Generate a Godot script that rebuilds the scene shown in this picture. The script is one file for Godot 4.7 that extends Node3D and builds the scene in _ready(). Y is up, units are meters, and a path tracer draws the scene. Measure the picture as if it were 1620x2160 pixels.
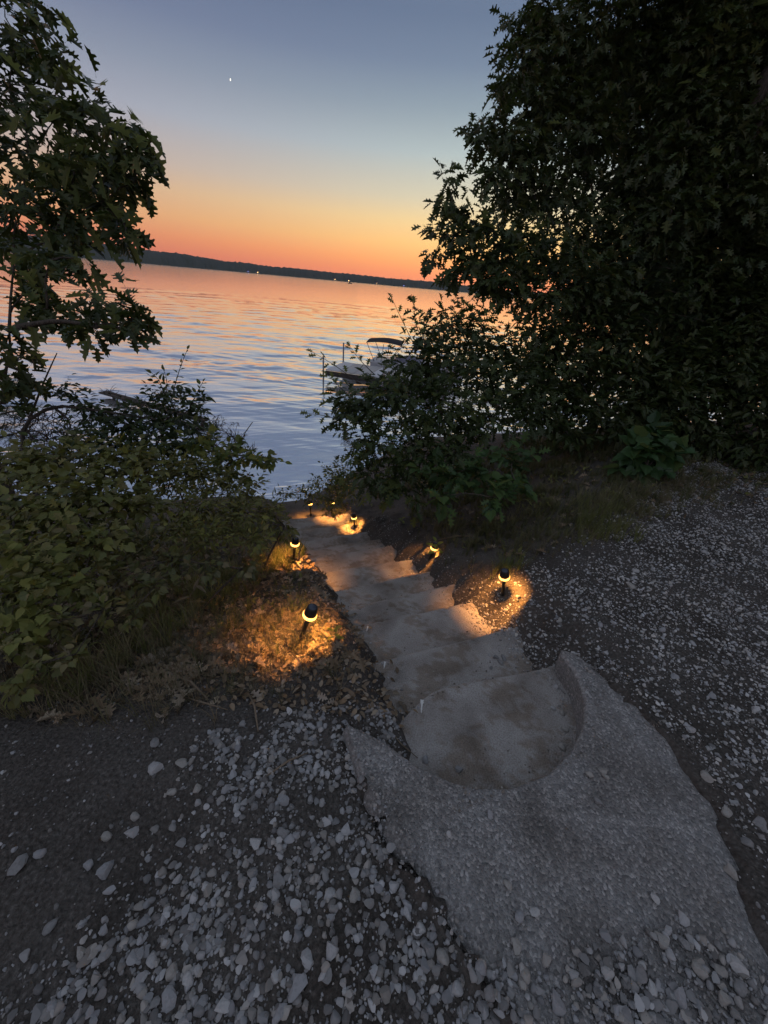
extends Node3D
# Concrete steps with small stake lamps going down a wooded bank to a lake, after sunset.

const EYE := Vector3(0, 1.6, 0)
const LENS := 811.0
const LAKE := -2.2
var cam_basis := Basis()
var rng := RandomNumberGenerator.new()
var noise := FastNoiseLite.new()
var used := {}
var M := {}
var leaf_mesh := {}
var stone_mesh: Array = []
var pad_poly := PackedVector2Array()
var pad_inner := PackedVector2Array()
var rim := PackedFloat32Array()
const STEP_S := [0.97, 1.34, 1.75, 2.08, 2.44, 2.85, 3.29, 3.60, 3.95, 4.35, 4.80]
const STEP_Y := [-0.14, -0.28, -0.42, -0.56, -0.70, -0.84, -0.98, -1.10, -1.21, -1.32, -1.42]
const LINE_S := [0.0, 0.97, 1.34, 1.75, 2.08, 2.44, 2.85, 3.29, 3.60, 3.95, 4.35, 4.80, 5.4, 6.3, 7.2, 9.0, 14.0, 40.0]
const LINE_Y := [-0.14, -0.14, -0.28, -0.42, -0.56, -0.70, -0.84, -0.98, -1.10, -1.21, -1.32, -1.42, -1.58, -1.88, -2.2, -2.6, -3.2, -4.0]

func _ready():
	rng.seed = 7
	noise.seed = 11
	noise.frequency = 1.0
	noise.fractal_octaves = 3
	camera_and_light()
	materials()
	make_leaves()
	make_stones()
	terrain()
	lake()
	far_shore()
	stairs()
	dock_and_boats()
	lamps()
	trees()
	shrubs()
	ground_plants()
	stones()
	litter()
	print("built")

# ------------------------------------------------------------------ camera, sky, sun

func camera_and_light():
	cam_basis = Basis(Vector3.RIGHT, deg_to_rad(-30.62)) * Basis(Vector3.BACK, deg_to_rad(5.2))
	var cam := Camera3D.new()
	cam.name = "camera"
	cam.fov = rad_to_deg(2.0 * atan(1080.0 / LENS))
	cam.near = 0.05
	cam.far = 9000.0
	cam.transform = Transform3D(cam_basis, EYE)
	add_child(cam)
	cam.current = true
	var env := Environment.new()
	env.background_mode = Environment.BG_SKY
	env.tonemap_mode = Environment.TONE_MAPPER_LINEAR
	env.tonemap_exposure = 1.75
	env.fog_enabled = true
	env.fog_density = 0.0001
	env.fog_light_color = Color(0.78, 0.80, 0.92)
	env.sdfgi_enabled = true
	env.ssao_enabled = true
	env.ssil_enabled = true
	var sky := Sky.new()
	var sm := PanoramaSkyMaterial.new()
	sm.panorama = ImageTexture.create_from_image(sky_image())
	sky.sky_material = sm
	env.sky = sky
	env.background_energy_multiplier = 1.0
	var we := WorldEnvironment.new()
	we.name = "world_environment"
	we.environment = env
	add_child(we)
	# the sun has just gone: only the last diffuse glow comes over the far shore
	var sun := DirectionalLight3D.new()
	sun.name = "sun"
	sun.light_color = Color(1.0, 0.62, 0.38)
	sun.light_energy = 0.006
	sun.light_angular_distance = 40.0
	sun.shadow_enabled = true
	sun.rotation = Vector3(deg_to_rad(-3.0), PI - deg_to_rad(14.0), 0)
	add_child(sun)

func sky_image() -> Image:
	# twilight air: rows of colour by elevation, warmer and brighter towards the place of sunset (azimuth 14 degrees)
	var el := [0.0, 1.2, 2.6, 4.5, 6.7, 8.8, 12.6, 16.0, 19.0, 22.0, 32.0, 48.0, 90.0]
	var sunset := [Color(0.717, 0.216, 0.102), Color(0.787, 0.251, 0.091), Color(0.873, 0.347, 0.100), Color(0.841, 0.484, 0.150), Color(0.735, 0.533, 0.230), Color(0.551, 0.496, 0.325), Color(0.343, 0.409, 0.389), Color(0.206, 0.270, 0.299), Color(0.124, 0.174, 0.236), Color(0.087, 0.129, 0.193), Color(0.106, 0.140, 0.195), Color(0.140, 0.170, 0.215), Color(0.155, 0.178, 0.220)]
	var side := [Color(0.397, 0.101, 0.072), Color(0.447, 0.121, 0.065), Color(0.510, 0.174, 0.073), Color(0.511, 0.255, 0.111), Color(0.466, 0.297, 0.175), Color(0.365, 0.291, 0.253), Color(0.245, 0.264, 0.316), Color(0.157, 0.190, 0.252), Color(0.100, 0.132, 0.206), Color(0.074, 0.106, 0.175), Color(0.106, 0.140, 0.195), Color(0.140, 0.170, 0.215), Color(0.155, 0.178, 0.220)]
	var back := [Color(0.190, 0.185, 0.210), Color(0.195, 0.190, 0.215), Color(0.200, 0.195, 0.220), Color(0.205, 0.200, 0.225), Color(0.210, 0.205, 0.230), Color(0.210, 0.208, 0.235), Color(0.205, 0.208, 0.240), Color(0.200, 0.210, 0.245), Color(0.195, 0.210, 0.245), Color(0.185, 0.205, 0.245), Color(0.170, 0.192, 0.235), Color(0.158, 0.180, 0.225), Color(0.155, 0.178, 0.220)]
	var w := 1024
	var h := 512
	var im := Image.create(w, h, false, Image.FORMAT_RGBAF)
	for y in h:
		var e: float = maxf(0.0, 90.0 - (y + 0.5) * 180.0 / h)
		var i := 0
		while i < el.size() - 2 and e > el[i + 1]:
			i += 1
		var t: float = clampf((e - el[i]) / (el[i + 1] - el[i]), 0, 1)
		var c0: Color = sunset[i].lerp(sunset[i + 1], t)
		var c1: Color = side[i].lerp(side[i + 1], t)
		var c2: Color = back[i].lerp(back[i + 1], t)
		for x in w:
			var az: float = absf(wrapf((x + 0.5) * 360.0 / w - 14.0, -180.0, 180.0))
			var k0: float = exp(-az * az / (2.0 * 22.0 * 22.0))
			var k1: float = 1.0 - smoothstep(45.0, 170.0, az)
			var c := c2.lerp(c1, k1).lerp(c0, k0)
			im.set_pixel(x, y, Color(c.r, c.g, c.b, 1))
	return im

# ------------------------------------------------------------------ small helpers

func at(px: float, py: float, depth: float) -> Vector3:
	return EYE + cam_basis * (Vector3((px - 810.0) / LENS, -(py - 1080.0) / LENS, -1.0) * depth)

func on_level(px: float, py: float, y: float) -> Vector3:
	var d := cam_basis * Vector3((px - 810.0) / LENS, -(py - 1080.0) / LENS, -1.0)
	return EYE + d * ((y - EYE.y) / d.y)

func on_ground(px: float, py: float) -> Vector3:
	var d := cam_basis * Vector3((px - 810.0) / LENS, -(py - 1080.0) / LENS, -1.0)
	var t := 0.8
	while t < 40.0:
		var p := EYE + d * t
		if p.y < surf(p.x, p.z):
			return Vector3(p.x, surf(p.x, p.z), p.z)
		t += 0.01
	return EYE + d * 10.0

func seen(p: Vector3) -> Vector3:
	# picture position and depth, only to choose which leaves show largest
	var l := cam_basis.inverse() * (p - EYE)
	var dz := -l.z
	if dz < 0.1:
		return Vector3(-9999, -9999, -1)
	return Vector3(810.0 + l.x / dz * LENS, 1080.0 - l.y / dz * LENS, dz)

func numbered(called: String) -> String:
	var n: int = used.get(called, 0)
	used[called] = n + 1
	return called if n == 0 else "%s_%03d" % [called, n]

func tag(o: Node, label: String, category: String, group := ""):
	o.set_meta("label", label)
	o.set_meta("category", category)
	if group != "":
		o.set_meta("group", group)

func thing(called: String, where: Vector3, label: String, category: String, group := "") -> Node3D:
	var o := Node3D.new()
	o.name = numbered(called)
	add_child(o)
	o.position = where
	tag(o, label, category, group)
	return o

func put(called: String, mesh: Mesh, mat: Material, parent: Node) -> MeshInstance3D:
	var o := MeshInstance3D.new()
	o.name = numbered(called) if parent == self else called
	o.mesh = mesh
	o.material_override = mat
	parent.add_child(o, true)
	return o

func structure(o: Node) -> Node:
	o.set_meta("kind", "structure")
	return o

func rv() -> Vector3:
	return Vector3(rng.randf_range(-1, 1), rng.randf_range(-1, 1), rng.randf_range(-1, 1))

func begin() -> SurfaceTool:
	var st := SurfaceTool.new()
	st.begin(Mesh.PRIMITIVE_TRIANGLES)
	return st

func done(st: SurfaceTool) -> ArrayMesh:
	st.index()
	st.generate_normals()
	return st.commit()

func grid_mesh(rows: Array, smooth := true, colors: Array = []) -> ArrayMesh:
	# rows of equally many points; seen from above the rows run away from the viewer and points run to the right
	var n: int = rows[0].size()
	var v := PackedVector3Array()
	var c := PackedColorArray()
	var ix := PackedInt32Array()
	for r in rows:
		v.append_array(PackedVector3Array(r))
	for r in colors:
		c.append_array(PackedColorArray(r))
	for j in rows.size() - 1:
		for i in n - 1:
			var a := j * n + i
			ix.append_array(PackedInt32Array([a, a + n, a + 1, a + 1, a + n, a + n + 1]))
	var nn := PackedVector3Array()
	nn.resize(v.size())
	for k in range(0, ix.size(), 3):
		var a := ix[k]
		var b := ix[k + 1]
		var d := ix[k + 2]
		var fn := (v[d] - v[a]).cross(v[b] - v[a])
		nn[a] += fn
		nn[b] += fn
		nn[d] += fn
	for k in nn.size():
		nn[k] = nn[k].normalized() if nn[k].length_squared() > 0.0 else Vector3.UP
	var arr := []
	arr.resize(Mesh.ARRAY_MAX)
	arr[Mesh.ARRAY_VERTEX] = v
	arr[Mesh.ARRAY_INDEX] = ix
	if smooth:
		arr[Mesh.ARRAY_NORMAL] = nn
	if c.size():
		arr[Mesh.ARRAY_COLOR] = c
	var m := ArrayMesh.new()
	m.add_surface_from_arrays(Mesh.PRIMITIVE_TRIANGLES, arr)
	return m

func tube(st: SurfaceTool, pts: Array, rad: Array, sides := 6):
	var rings := []
	var side := Vector3.ZERO
	for i in pts.size():
		var d: Vector3 = (pts[min(i + 1, pts.size() - 1)] - pts[max(i - 1, 0)]).normalized()
		if side == Vector3.ZERO:
			side = d.cross(Vector3(0.31, 0.2, 0.93)).normalized()
		side = (side - d * side.dot(d)).normalized()
		var o := d.cross(side)
		var ring := []
		for k in sides:
			var a := TAU * k / sides
			ring.append(pts[i] + (side * cos(a) + o * sin(a)) * rad[i])
		rings.append(ring)
	for i in pts.size() - 1:
		for k in sides:
			var k2 := (k + 1) % sides
			for q in [rings[i][k], rings[i + 1][k], rings[i][k2], rings[i][k2], rings[i + 1][k], rings[i + 1][k2]]:
				st.add_vertex(q)
	for e in [0, pts.size() - 1]:
		for k in range(1, sides - 1):
			var tri := [rings[e][0], rings[e][k], rings[e][k + 1]]
			if e > 0:
				tri = [rings[e][0], rings[e][k + 1], rings[e][k]]
			for q in tri:
				st.add_vertex(q)

func lathe(profile: Array, sides := 28) -> ArrayMesh:
	var st := begin()
	for i in profile.size() - 1:
		for k in sides:
			var a := TAU * k / sides
			var b := TAU * (k + 1) / sides
			var p: Vector2 = profile[i]
			var r: Vector2 = profile[i + 1]
			var p0 := Vector3(p.x * cos(a), p.y, p.x * sin(a))
			var p1 := Vector3(p.x * cos(b), p.y, p.x * sin(b))
			var r0 := Vector3(r.x * cos(a), r.y, r.x * sin(a))
			var r1 := Vector3(r.x * cos(b), r.y, r.x * sin(b))
			for q in [p0, r0, p1, p1, r0, r1]:
				st.add_vertex(q)
	return done(st)

func bar(st: SurfaceTool, a: Vector3, b: Vector3):
	# an axis-aligned box between two corners with a small chamfer on its long top edges left to the material
	var lo := Vector3(minf(a.x, b.x), minf(a.y, b.y), minf(a.z, b.z))
	var hi := Vector3(maxf(a.x, b.x), maxf(a.y, b.y), maxf(a.z, b.z))
	var bev: float = minf(0.012, minf(hi.x - lo.x, minf(hi.y - lo.y, hi.z - lo.z)) * 0.2)
	var quads := []
	for ax in 3:
		for s in [0, 1]:
			var n := Vector3.ZERO
			n[ax] = 1.0 if s else -1.0
			var u := (ax + 1) % 3
			var w := (ax + 2) % 3
			var c := []
			for k in [[0, 0], [1, 0], [1, 1], [0, 1]]:
				var p := Vector3.ZERO
				p[ax] = hi[ax] if s else lo[ax]
				p[u] = hi[u] - bev if k[0] else lo[u] + bev
				p[w] = hi[w] - bev if k[1] else lo[w] + bev
				c.append(p)
			quads.append([c, n])
	for q in quads:
		face(st, q[0], q[1])
	for ax in 3:
		var u := (ax + 1) % 3
		var w := (ax + 2) % 3
		for su in [0, 1]:
			for sw in [0, 1]:
				var c := []
				for k in [[0, 0], [1, 0], [1, 1], [0, 1]]:
					var p := Vector3.ZERO
					p[ax] = hi[ax] - bev if k[0] else lo[ax] + bev
					p[u] = (hi[u] if k[1] == 0 else hi[u] - bev) if su else (lo[u] if k[1] == 0 else lo[u] + bev)
					p[w] = (hi[w] - bev if k[1] == 0 else hi[w]) if sw else (lo[w] + bev if k[1] == 0 else lo[w])
					c.append(p)
				var n := Vector3.ZERO
				n[u] = 1.0 if su else -1.0
				n[w] = 1.0 if sw else -1.0
				face(st, c, n)

func face(st: SurfaceTool, c: Array, n: Vector3):
	var fn: Vector3 = (c[2] - c[0]).cross(c[1] - c[0])
	var o := [0, 1, 2, 0, 2, 3] if fn.dot(n) > 0 else [0, 2, 1, 0, 3, 2]
	for k in o:
		st.add_vertex(c[k])

func box_mesh(size: Vector3, mid := Vector3.ZERO) -> ArrayMesh:
	var st := begin()
	bar(st, mid - size / 2, mid + size / 2)
	return done(st)

# ------------------------------------------------------------------ materials

func noise_tex(kind: int, freq: float, octaves: int, ramp: Array, size := 512, seed_ := 1, normal := false, bump := 4.0) -> NoiseTexture2D:
	var n := FastNoiseLite.new()
	n.noise_type = kind
	n.seed = seed_
	n.frequency = freq
	n.fractal_octaves = octaves
	if kind == FastNoiseLite.TYPE_CELLULAR:
		n.cellular_return_type = FastNoiseLite.RETURN_CELL_VALUE if ramp.size() > 4 else FastNoiseLite.RETURN_DISTANCE
		n.fractal_type = FastNoiseLite.FRACTAL_NONE
	var t := NoiseTexture2D.new()
	t.width = size
	t.height = size
	t.seamless = true
	t.noise = n
	if normal:
		t.as_normal_map = true
		t.bump_strength = bump
	elif ramp.size():
		var g := Gradient.new()
		var offs := PackedFloat32Array()
		var cols := PackedColorArray()
		for k in ramp.size():
			offs.append(float(k) / (ramp.size() - 1))
			cols.append(ramp[k].linear_to_srgb())
		g.offsets = offs
		g.colors = cols
		t.color_ramp = g
	return t

func grey(v: float, warm := 0.0) -> Color:
	return Color(v * (1.0 + warm), v, v * (1.0 - warm))

func std(color: Color, rough := 0.9) -> StandardMaterial3D:
	var m := StandardMaterial3D.new()
	m.albedo_color = color.linear_to_srgb()
	m.roughness = rough
	m.metallic_specular = 0.4
	return m

func world_tex(m: StandardMaterial3D, scale: float, albedo: Texture2D, height: Texture2D, deep: float, detail: Texture2D = null):
	m.uv1_triplanar = true
	m.uv1_world_triplanar = true
	m.uv1_scale = Vector3.ONE * scale
	m.albedo_texture = albedo
	if height:
		m.heightmap_enabled = true
		m.heightmap_texture = height
		m.heightmap_scale = deep
	if detail:
		m.detail_enabled = true
		m.detail_albedo = detail
		m.detail_blend_mode = BaseMaterial3D.BLEND_MODE_MUL
		m.detail_uv_layer = BaseMaterial3D.DETAIL_UV_2
		m.uv2_triplanar = true
		m.uv2_world_triplanar = true
		m.uv2_scale = Vector3.ONE * scale * 0.23

func materials():
	var S := FastNoiseLite.TYPE_SIMPLEX_SMOOTH
	var C := FastNoiseLite.TYPE_CELLULAR
	var patch := noise_tex(S, 0.008, 5, [grey(0.45, 0.04), grey(0.72, 0.03), grey(1.0), grey(0.85, 0.02)], 512, 5)
	# exposed-aggregate concrete: pale grit and dark gaps
	var grit := noise_tex(C, 0.058, 1, [grey(0.17, 0.03), grey(0.38, 0.03), grey(0.22, 0.02), grey(0.30, 0.06), grey(0.58, 0.04), grey(0.25, 0.05), grey(0.35, 0.02), grey(0.19, 0.03)], 1024, 3)
	var grit_h := noise_tex(C, 0.058, 1, [Color.WHITE, Color.BLACK], 1024, 3)
	M.aggregate = std(Color.WHITE, 0.92)
	world_tex(M.aggregate, 2.2, grit, grit_h, 0.9, patch)
	var fine := noise_tex(S, 0.09, 5, [grey(0.24, 0.12), grey(0.38, 0.07), grey(0.46, 0.06), grey(0.58, 0.04)], 512, 9)
	var fine_h := noise_tex(S, 0.08, 5, [Color.BLACK, Color.WHITE], 512, 10)
	M.concrete = std(Color.WHITE, 0.93)
	world_tex(M.concrete, 2.2, fine, fine_h, 0.7, patch)
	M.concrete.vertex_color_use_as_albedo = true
	M.scratch = std(Color(0.72, 0.71, 0.68), 0.9)
	var soil := noise_tex(S, 0.03, 5, [Color(0.042, 0.037, 0.032), Color(0.085, 0.075, 0.065), Color(0.125, 0.112, 0.10), Color(0.24, 0.22, 0.20)], 1024, 21)
	var soil_h := noise_tex(S, 0.025, 6, [Color.BLACK, Color.WHITE], 1024, 22)
	M.ground = std(Color.WHITE, 0.97)
	world_tex(M.ground, 1.7, soil, soil_h, 1.6, patch)
	M.ground.vertex_color_use_as_albedo = true
	M.stone = std(Color.WHITE, 0.85)
	var sn := noise_tex(S, 0.02, 5, [grey(0.65), grey(0.9), grey(1.0), grey(0.75)], 256, 31)
	M.stone.vertex_color_use_as_albedo = true
	M.stone_tones = []
	for c in [Color(0.34, 0.34, 0.345), Color(0.43, 0.425, 0.42), Color(0.27, 0.265, 0.26), Color(0.37, 0.35, 0.32), Color(0.50, 0.49, 0.475)]:
		var m := std(c, 0.85)
		m.albedo_texture = sn
		m.uv1_triplanar = true
		m.uv1_scale = Vector3.ONE * 0.7
		M.stone_tones.append(m)
	# water: a thin film that mirrors the sky
	M.water = std(Color(0.88, 0.89, 0.92), 0.11)
	M.water.metallic = 0.85
	M.water.metallic_specular = 0.5
	M.hill = std(Color(0.05, 0.06, 0.035), 1.0)
	M.black_plastic = std(Color(0.018, 0.017, 0.016), 0.45)
	M.solar = std(Color(0.06, 0.07, 0.09), 0.15)
	M.lens = std(Color(0.8, 0.55, 0.25), 0.3)
	M.lens.emission_enabled = true
	M.lens.emission = Color(1.0, 0.76, 0.38)
	M.lens.emission_energy_multiplier = 1.9
	M.bark = std(Color.WHITE, 0.95)
	var bk := noise_tex(S, 0.03, 5, [Color(0.05, 0.042, 0.035), Color(0.10, 0.085, 0.07), Color(0.15, 0.13, 0.11)], 512, 41)
	M.bark.albedo_texture = bk
	M.bark.uv1_triplanar = true
	M.bark.uv1_scale = Vector3(3.5, 0.8, 3.5)
	M.bark.heightmap_enabled = true
	M.bark.heightmap_texture = noise_tex(S, 0.03, 5, [Color.BLACK, Color.WHITE], 512, 42)
	M.bark.heightmap_scale = 2.5
	M.twig = std(Color(0.09, 0.07, 0.05), 0.9)
	M.dry_twig = std(Color(0.22, 0.17, 0.12), 0.9)
	# leaves: tint per copy, light passes through
	M.leaf = leaf_material(Color.WHITE, 0.7)
	M.leaf.vertex_color_use_as_albedo = true
	M.leaf.roughness = 0.42
	M.leaf.metallic_specular = 0.45
	M.dry = leaf_material(Color.WHITE, 0.15)
	M.dry.vertex_color_use_as_albedo = true
	M.deck = std(Color.WHITE, 0.8)
	M.deck.albedo_texture = noise_tex(S, 0.02, 4, [grey(0.42, 0.03), grey(0.5, 0.03), grey(0.58, 0.03)], 256, 51)
	M.deck.uv1_triplanar = true
	M.deck.uv1_scale = Vector3(0.8, 1, 6)
	M.deck_pale = std(Color(0.66, 0.66, 0.68), 0.8)
	M.timber = std(Color(0.05, 0.043, 0.038), 0.85)
	M.steel = std(Color(0.25, 0.25, 0.27), 0.4)
	M.steel.metallic = 0.7
	M.hull = std(Color(0.62, 0.63, 0.66), 0.3)
	M.canvas = std(Color(0.035, 0.03, 0.035), 0.9)
	M.cover = std(Color(0.20, 0.20, 0.26), 0.85)
	M.glass = std(Color(0.5, 0.55, 0.6, 1), 0.08)
	M.wall = std(Color(0.16, 0.15, 0.15), 0.9)
	M.roof = std(Color(0.05, 0.048, 0.05), 0.9)
	M.lit_warm = std(Color(0.8, 0.7, 0.5), 0.6)
	M.lit_warm.emission_enabled = true
	M.lit_warm.emission = Color(1.0, 0.78, 0.45)
	M.lit_warm.emission_energy_multiplier = 2.2
	M.lit_cool = std(Color(0.7, 0.75, 0.9), 0.6)
	M.lit_cool.emission_enabled = true
	M.lit_cool.emission = Color(0.55, 0.62, 1.0)
	M.lit_cool.emission_energy_multiplier = 1.6
	M.lit_red = std(Color(0.8, 0.2, 0.1), 0.6)
	M.lit_red.emission_enabled = true
	M.lit_red.emission = Color(1.0, 0.22, 0.1)
	M.lit_red.emission_energy_multiplier = 3.0
	M.star = std(Color(1, 1, 1), 0.6)
	M.star.emission_enabled = true
	M.star.emission = Color(1.0, 0.97, 0.85)
	M.star.emission_energy_multiplier = 2.0

func leaf_material(c: Color, through: float) -> StandardMaterial3D:
	var m := std(c, 0.55)
	m.metallic_specular = 0.3
	m.cull_mode = BaseMaterial3D.CULL_DISABLED
	m.backlight_enabled = true
	m.backlight = Color(through, through * 1.05, through * 0.6)
	return m

func tint_material(c: Color, through: float) -> StandardMaterial3D:
	var key := "t%s%s" % [c.to_html(), through]
	if not M.has(key):
		M[key] = leaf_material(c, through)
	return M[key]

# ------------------------------------------------------------------ leaf and stone shapes

func flat_leaf(half: Array, fold: float, arch: float) -> ArrayMesh:
	# half: outline points (x out, z along) from stalk to tip on one side; mirrored, folded on the midrib and arched
	var st := begin()
	var shape := func(x: float, z: float) -> Vector3:
		return Vector3(x, absf(x) * fold - arch * z * z, z)
	for s in [1.0, -1.0]:
		var poly := PackedVector2Array()
		for p in half:
			poly.append(Vector2(p[0], p[1]))
		var tri := Geometry2D.triangulate_polygon(poly)
		for k in range(0, tri.size(), 3):
			var c := []
			for j in 3:
				var v := poly[tri[k + j]]
				c.append(shape.call(v.x * s, v.y))
			var fn: Vector3 = (c[2] - c[0]).cross(c[1] - c[0])
			if fn.y < 0:
				c = [c[0], c[2], c[1]]
			for q in c:
				st.add_vertex(q)
	# stalk
	var w := 0.012
	for q in [Vector3(-w, 0, -0.22), Vector3(0, 0, 0.05), Vector3(w, 0, -0.22)]:
		st.add_vertex(q)
	return done(st)

func make_leaves():
	# lengths are one metre along z; copies are scaled
	leaf_mesh.oak = flat_leaf([[0, 0], [0.05, 0.05], [0.10, 0.14], [0.22, 0.20], [0.25, 0.17], [0.27, 0.24], [0.10, 0.32], [0.13, 0.38], [0.33, 0.47], [0.37, 0.44], [0.38, 0.53], [0.12, 0.58], [0.14, 0.64], [0.28, 0.75], [0.31, 0.73], [0.29, 0.82], [0.10, 0.80], [0.06, 0.90], [0, 1.0]], 0.25, 0.22)
	leaf_mesh.oak_b = flat_leaf([[0, 0], [0.06, 0.08], [0.18, 0.12], [0.20, 0.18], [0.09, 0.26], [0.14, 0.34], [0.36, 0.38], [0.34, 0.48], [0.13, 0.50], [0.16, 0.58], [0.35, 0.66], [0.31, 0.74], [0.12, 0.72], [0.17, 0.86], [0.07, 0.88], [0, 1.0]], 0.45, 0.4)
	leaf_mesh.vine = flat_leaf([[0, 0.06], [0.16, -0.05], [0.34, 0.02], [0.46, 0.20], [0.44, 0.38], [0.50, 0.48], [0.34, 0.56], [0.26, 0.72], [0.12, 0.80], [0, 1.0]], 0.22, 0.28)
	leaf_mesh.ovate = flat_leaf([[0, 0], [0.16, 0.12], [0.26, 0.34], [0.22, 0.6], [0.10, 0.84], [0, 1.0]], 0.3, 0.2)
	leaf_mesh.lance = flat_leaf([[0, 0], [0.07, 0.15], [0.10, 0.4], [0.07, 0.7], [0, 1.0]], 0.4, 0.25)
	# a tuft of pine needles
	var st := begin()
	for k in 26:
		var a := rng.randf() * TAU
		var tilt := rng.randf_range(0.15, 1.0)
		var d := Vector3(cos(a) * sin(tilt), sin(a) * sin(tilt), cos(tilt))
		var o := Vector3(0, 0, rng.randf_range(-0.5, 0.2))
		var s := d.cross(Vector3(sin(a * 3.0), cos(a * 5.0), 0.3)).normalized() * 0.011
		for q in [o - s, o + d * rng.randf_range(0.7, 1.0), o + s]:
			st.add_vertex(q)
	leaf_mesh.needles = done(st)
	for kind in [["grass", 9, 0.55, 0.011], ["grass_dry", 8, 0.95, 0.007]]:
		st = begin()
		for k in kind[1]:
			var a := rng.randf() * TAU
			var out := Vector3(cos(a), 0, sin(a))
			var s: Vector3 = Vector3(-sin(a), 0, cos(a)) * kind[3]
			var p0 := out * rng.randf_range(0, 0.08)
			var hgt := rng.randf_range(0.6, 1.0)
			var lean: float = kind[2] * rng.randf_range(0.3, 1.2)
			var pts := []
			for j in 5:
				var t := j / 4.0
				pts.append(p0 + Vector3.UP * hgt * (t - lean * 0.35 * t * t) + out * lean * t * t * 0.9)
			for j in 4:
				var w0: Vector3 = s * (1.0 - 0.24 * j)
				var w1: Vector3 = s * (1.0 - 0.24 * (j + 1))
				for q in [pts[j] - w0, pts[j + 1] - w1, pts[j] + w0, pts[j] + w0, pts[j + 1] - w1, pts[j + 1] + w1]:
					st.add_vertex(q)
		leaf_mesh[kind[0]] = done(st)

func make_stones():
	for kind in 8:
		var sph := SphereMesh.new()
		sph.radial_segments = 9
		sph.rings = 5
		sph.radius = 0.5
		sph.height = 1.0
		var src := sph.get_mesh_arrays()
		var v: PackedVector3Array = src[Mesh.ARRAY_VERTEX]
		var planes := []
		for k in 12:
			planes.append([rv().normalized(), rng.randf_range(0.20, 0.36)])
		var squash := Vector3(rng.randf_range(0.9, 1.15), rng.randf_range(0.6, 0.9), rng.randf_range(1.05, 1.35))
		var st := begin()
		st.set_smooth_group(-1 if kind % 3 else 0)
		for i in src[Mesh.ARRAY_INDEX]:
			var p := v[i]
			p *= 1.0 + 0.10 * noise.get_noise_3dv(p * 2.0 + Vector3.ONE * kind * 7.0)
			for pl in planes:
				var over: float = p.dot(pl[0]) - pl[1]
				if over > 0:
					p -= pl[0] * over * 0.92
			st.add_vertex(p * squash)
		stone_mesh.append(done(st))

# ------------------------------------------------------------------ ground

func line_y(s: float) -> float:
	var i := 0
	while i < LINE_S.size() - 2 and s > LINE_S[i + 1]:
		i += 1
	return lerpf(LINE_Y[i], LINE_Y[i + 1], clampf((s - LINE_S[i]) / (LINE_S[i + 1] - LINE_S[i]), 0, 1))

func height(x: float, z: float) -> float:
	var s := -0.39 * x - 0.92 * z
	var q := 0.92 * x - 0.39 * z
	var edge := 1.15 + 0.85 * clampf(q - 1.75, 0.0, 3.0) + 0.12 * clampf(-q, 0.0, 6.0)
	var d := s - edge
	var soft := 0.5 * (d + sqrt(d * d + 0.12))
	var bank := -0.37 * soft
	if bank < -2.2:
		bank = -2.2 + (bank + 2.2) * 0.6
	var low := smoothstep(3.6, 4.8, s) * (1.0 - smoothstep(0.9, 2.2, absf(q - 0.4)))
	bank = lerpf(bank, minf(bank, line_y(s) + 0.06), low)
	var near_cut := 1.0 - smoothstep(0.1, 0.5, absf(absf(q - 1.05) - 0.5))
	bank += near_cut * smoothstep(0.5, 1.2, s) * (0.05 * noise.get_noise_2d(x * 4.0, z * 4.0 + 31.0) + 0.03 * noise.get_noise_2d(x * 11.0, z * 11.0))
	var rough := 0.035 * noise.get_noise_2d(x * 1.1, z * 1.1) + 0.012 * noise.get_noise_2d(x * 6.0, z * 6.0)
	var far := smoothstep(0.2, 0.9, s)
	# the cut that holds the steps
	var cut := line_y(s) - 0.17
	var side := lerpf(1.05, 0.88, smoothstep(3.2, 4.6, s)) + 0.08 * noise.get_noise_1d(s * 1.3)
	var into := 1.0 - smoothstep(lerpf(0.30, 0.20, smoothstep(3.4, 4.6, s)), 0.66 if q < side else 0.78, absf(q - side) + 0.07 * noise.get_noise_1d(s * 4.0 + (3.0 if q > side else 0.0)))
	var lip := -0.035
	var y := lerpf(bank + rough + lip * 0.0, minf(cut, bank), into * smoothstep(0.25, 0.5, s))
	var lap := rim_lap(x, z)
	if lap > 0.0:
		y = maxf(y, lerpf(y, 0.034 + 0.012 * noise.get_noise_2d(x * 9.0, z * 9.0), lap))
	return y

func rim_lap(x: float, z: float) -> float:
	# how far soil laps over the outer rim of the apron: patchy, most on its far side
	if rim.is_empty() or x < -0.3 or x > 1.7 or z < -1.7 or z > 1.0:
		return 0.0
	var d: float = rim[int((z + 1.7) / 0.02) * 101 + int((x + 0.3) / 0.02)]
	var reach := 0.03 + 0.09 * smoothstep(0.9, 1.2, x) + 0.06 * noise.get_noise_2d(x * 3.0 + 60.0, z * 3.0) + 0.035 * noise.get_noise_2d(x * 11.0, z * 11.0)
	return 1.0 - smoothstep(reach * 0.5, reach, d) if reach > 0.005 else 0.0

func surf(x: float, z: float) -> float:
	var y := height(x, z)
	var p := Vector2(x, z)
	if pad_poly.size() and Geometry2D.is_point_in_polygon(p, pad_poly):
		return maxf(y, 0.024)
	var s := -0.39 * x - 0.92 * z
	var q := 0.92 * x - 0.39 * z
	if absf(q - 1.05) < 0.56 and s > 0.3 and s < STEP_S[-1]:
		for i in STEP_S.size():
			if s < STEP_S[i] + (0.0 if i else lip_curve(q)):
				return maxf(y, STEP_Y[i])
	return y

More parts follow.
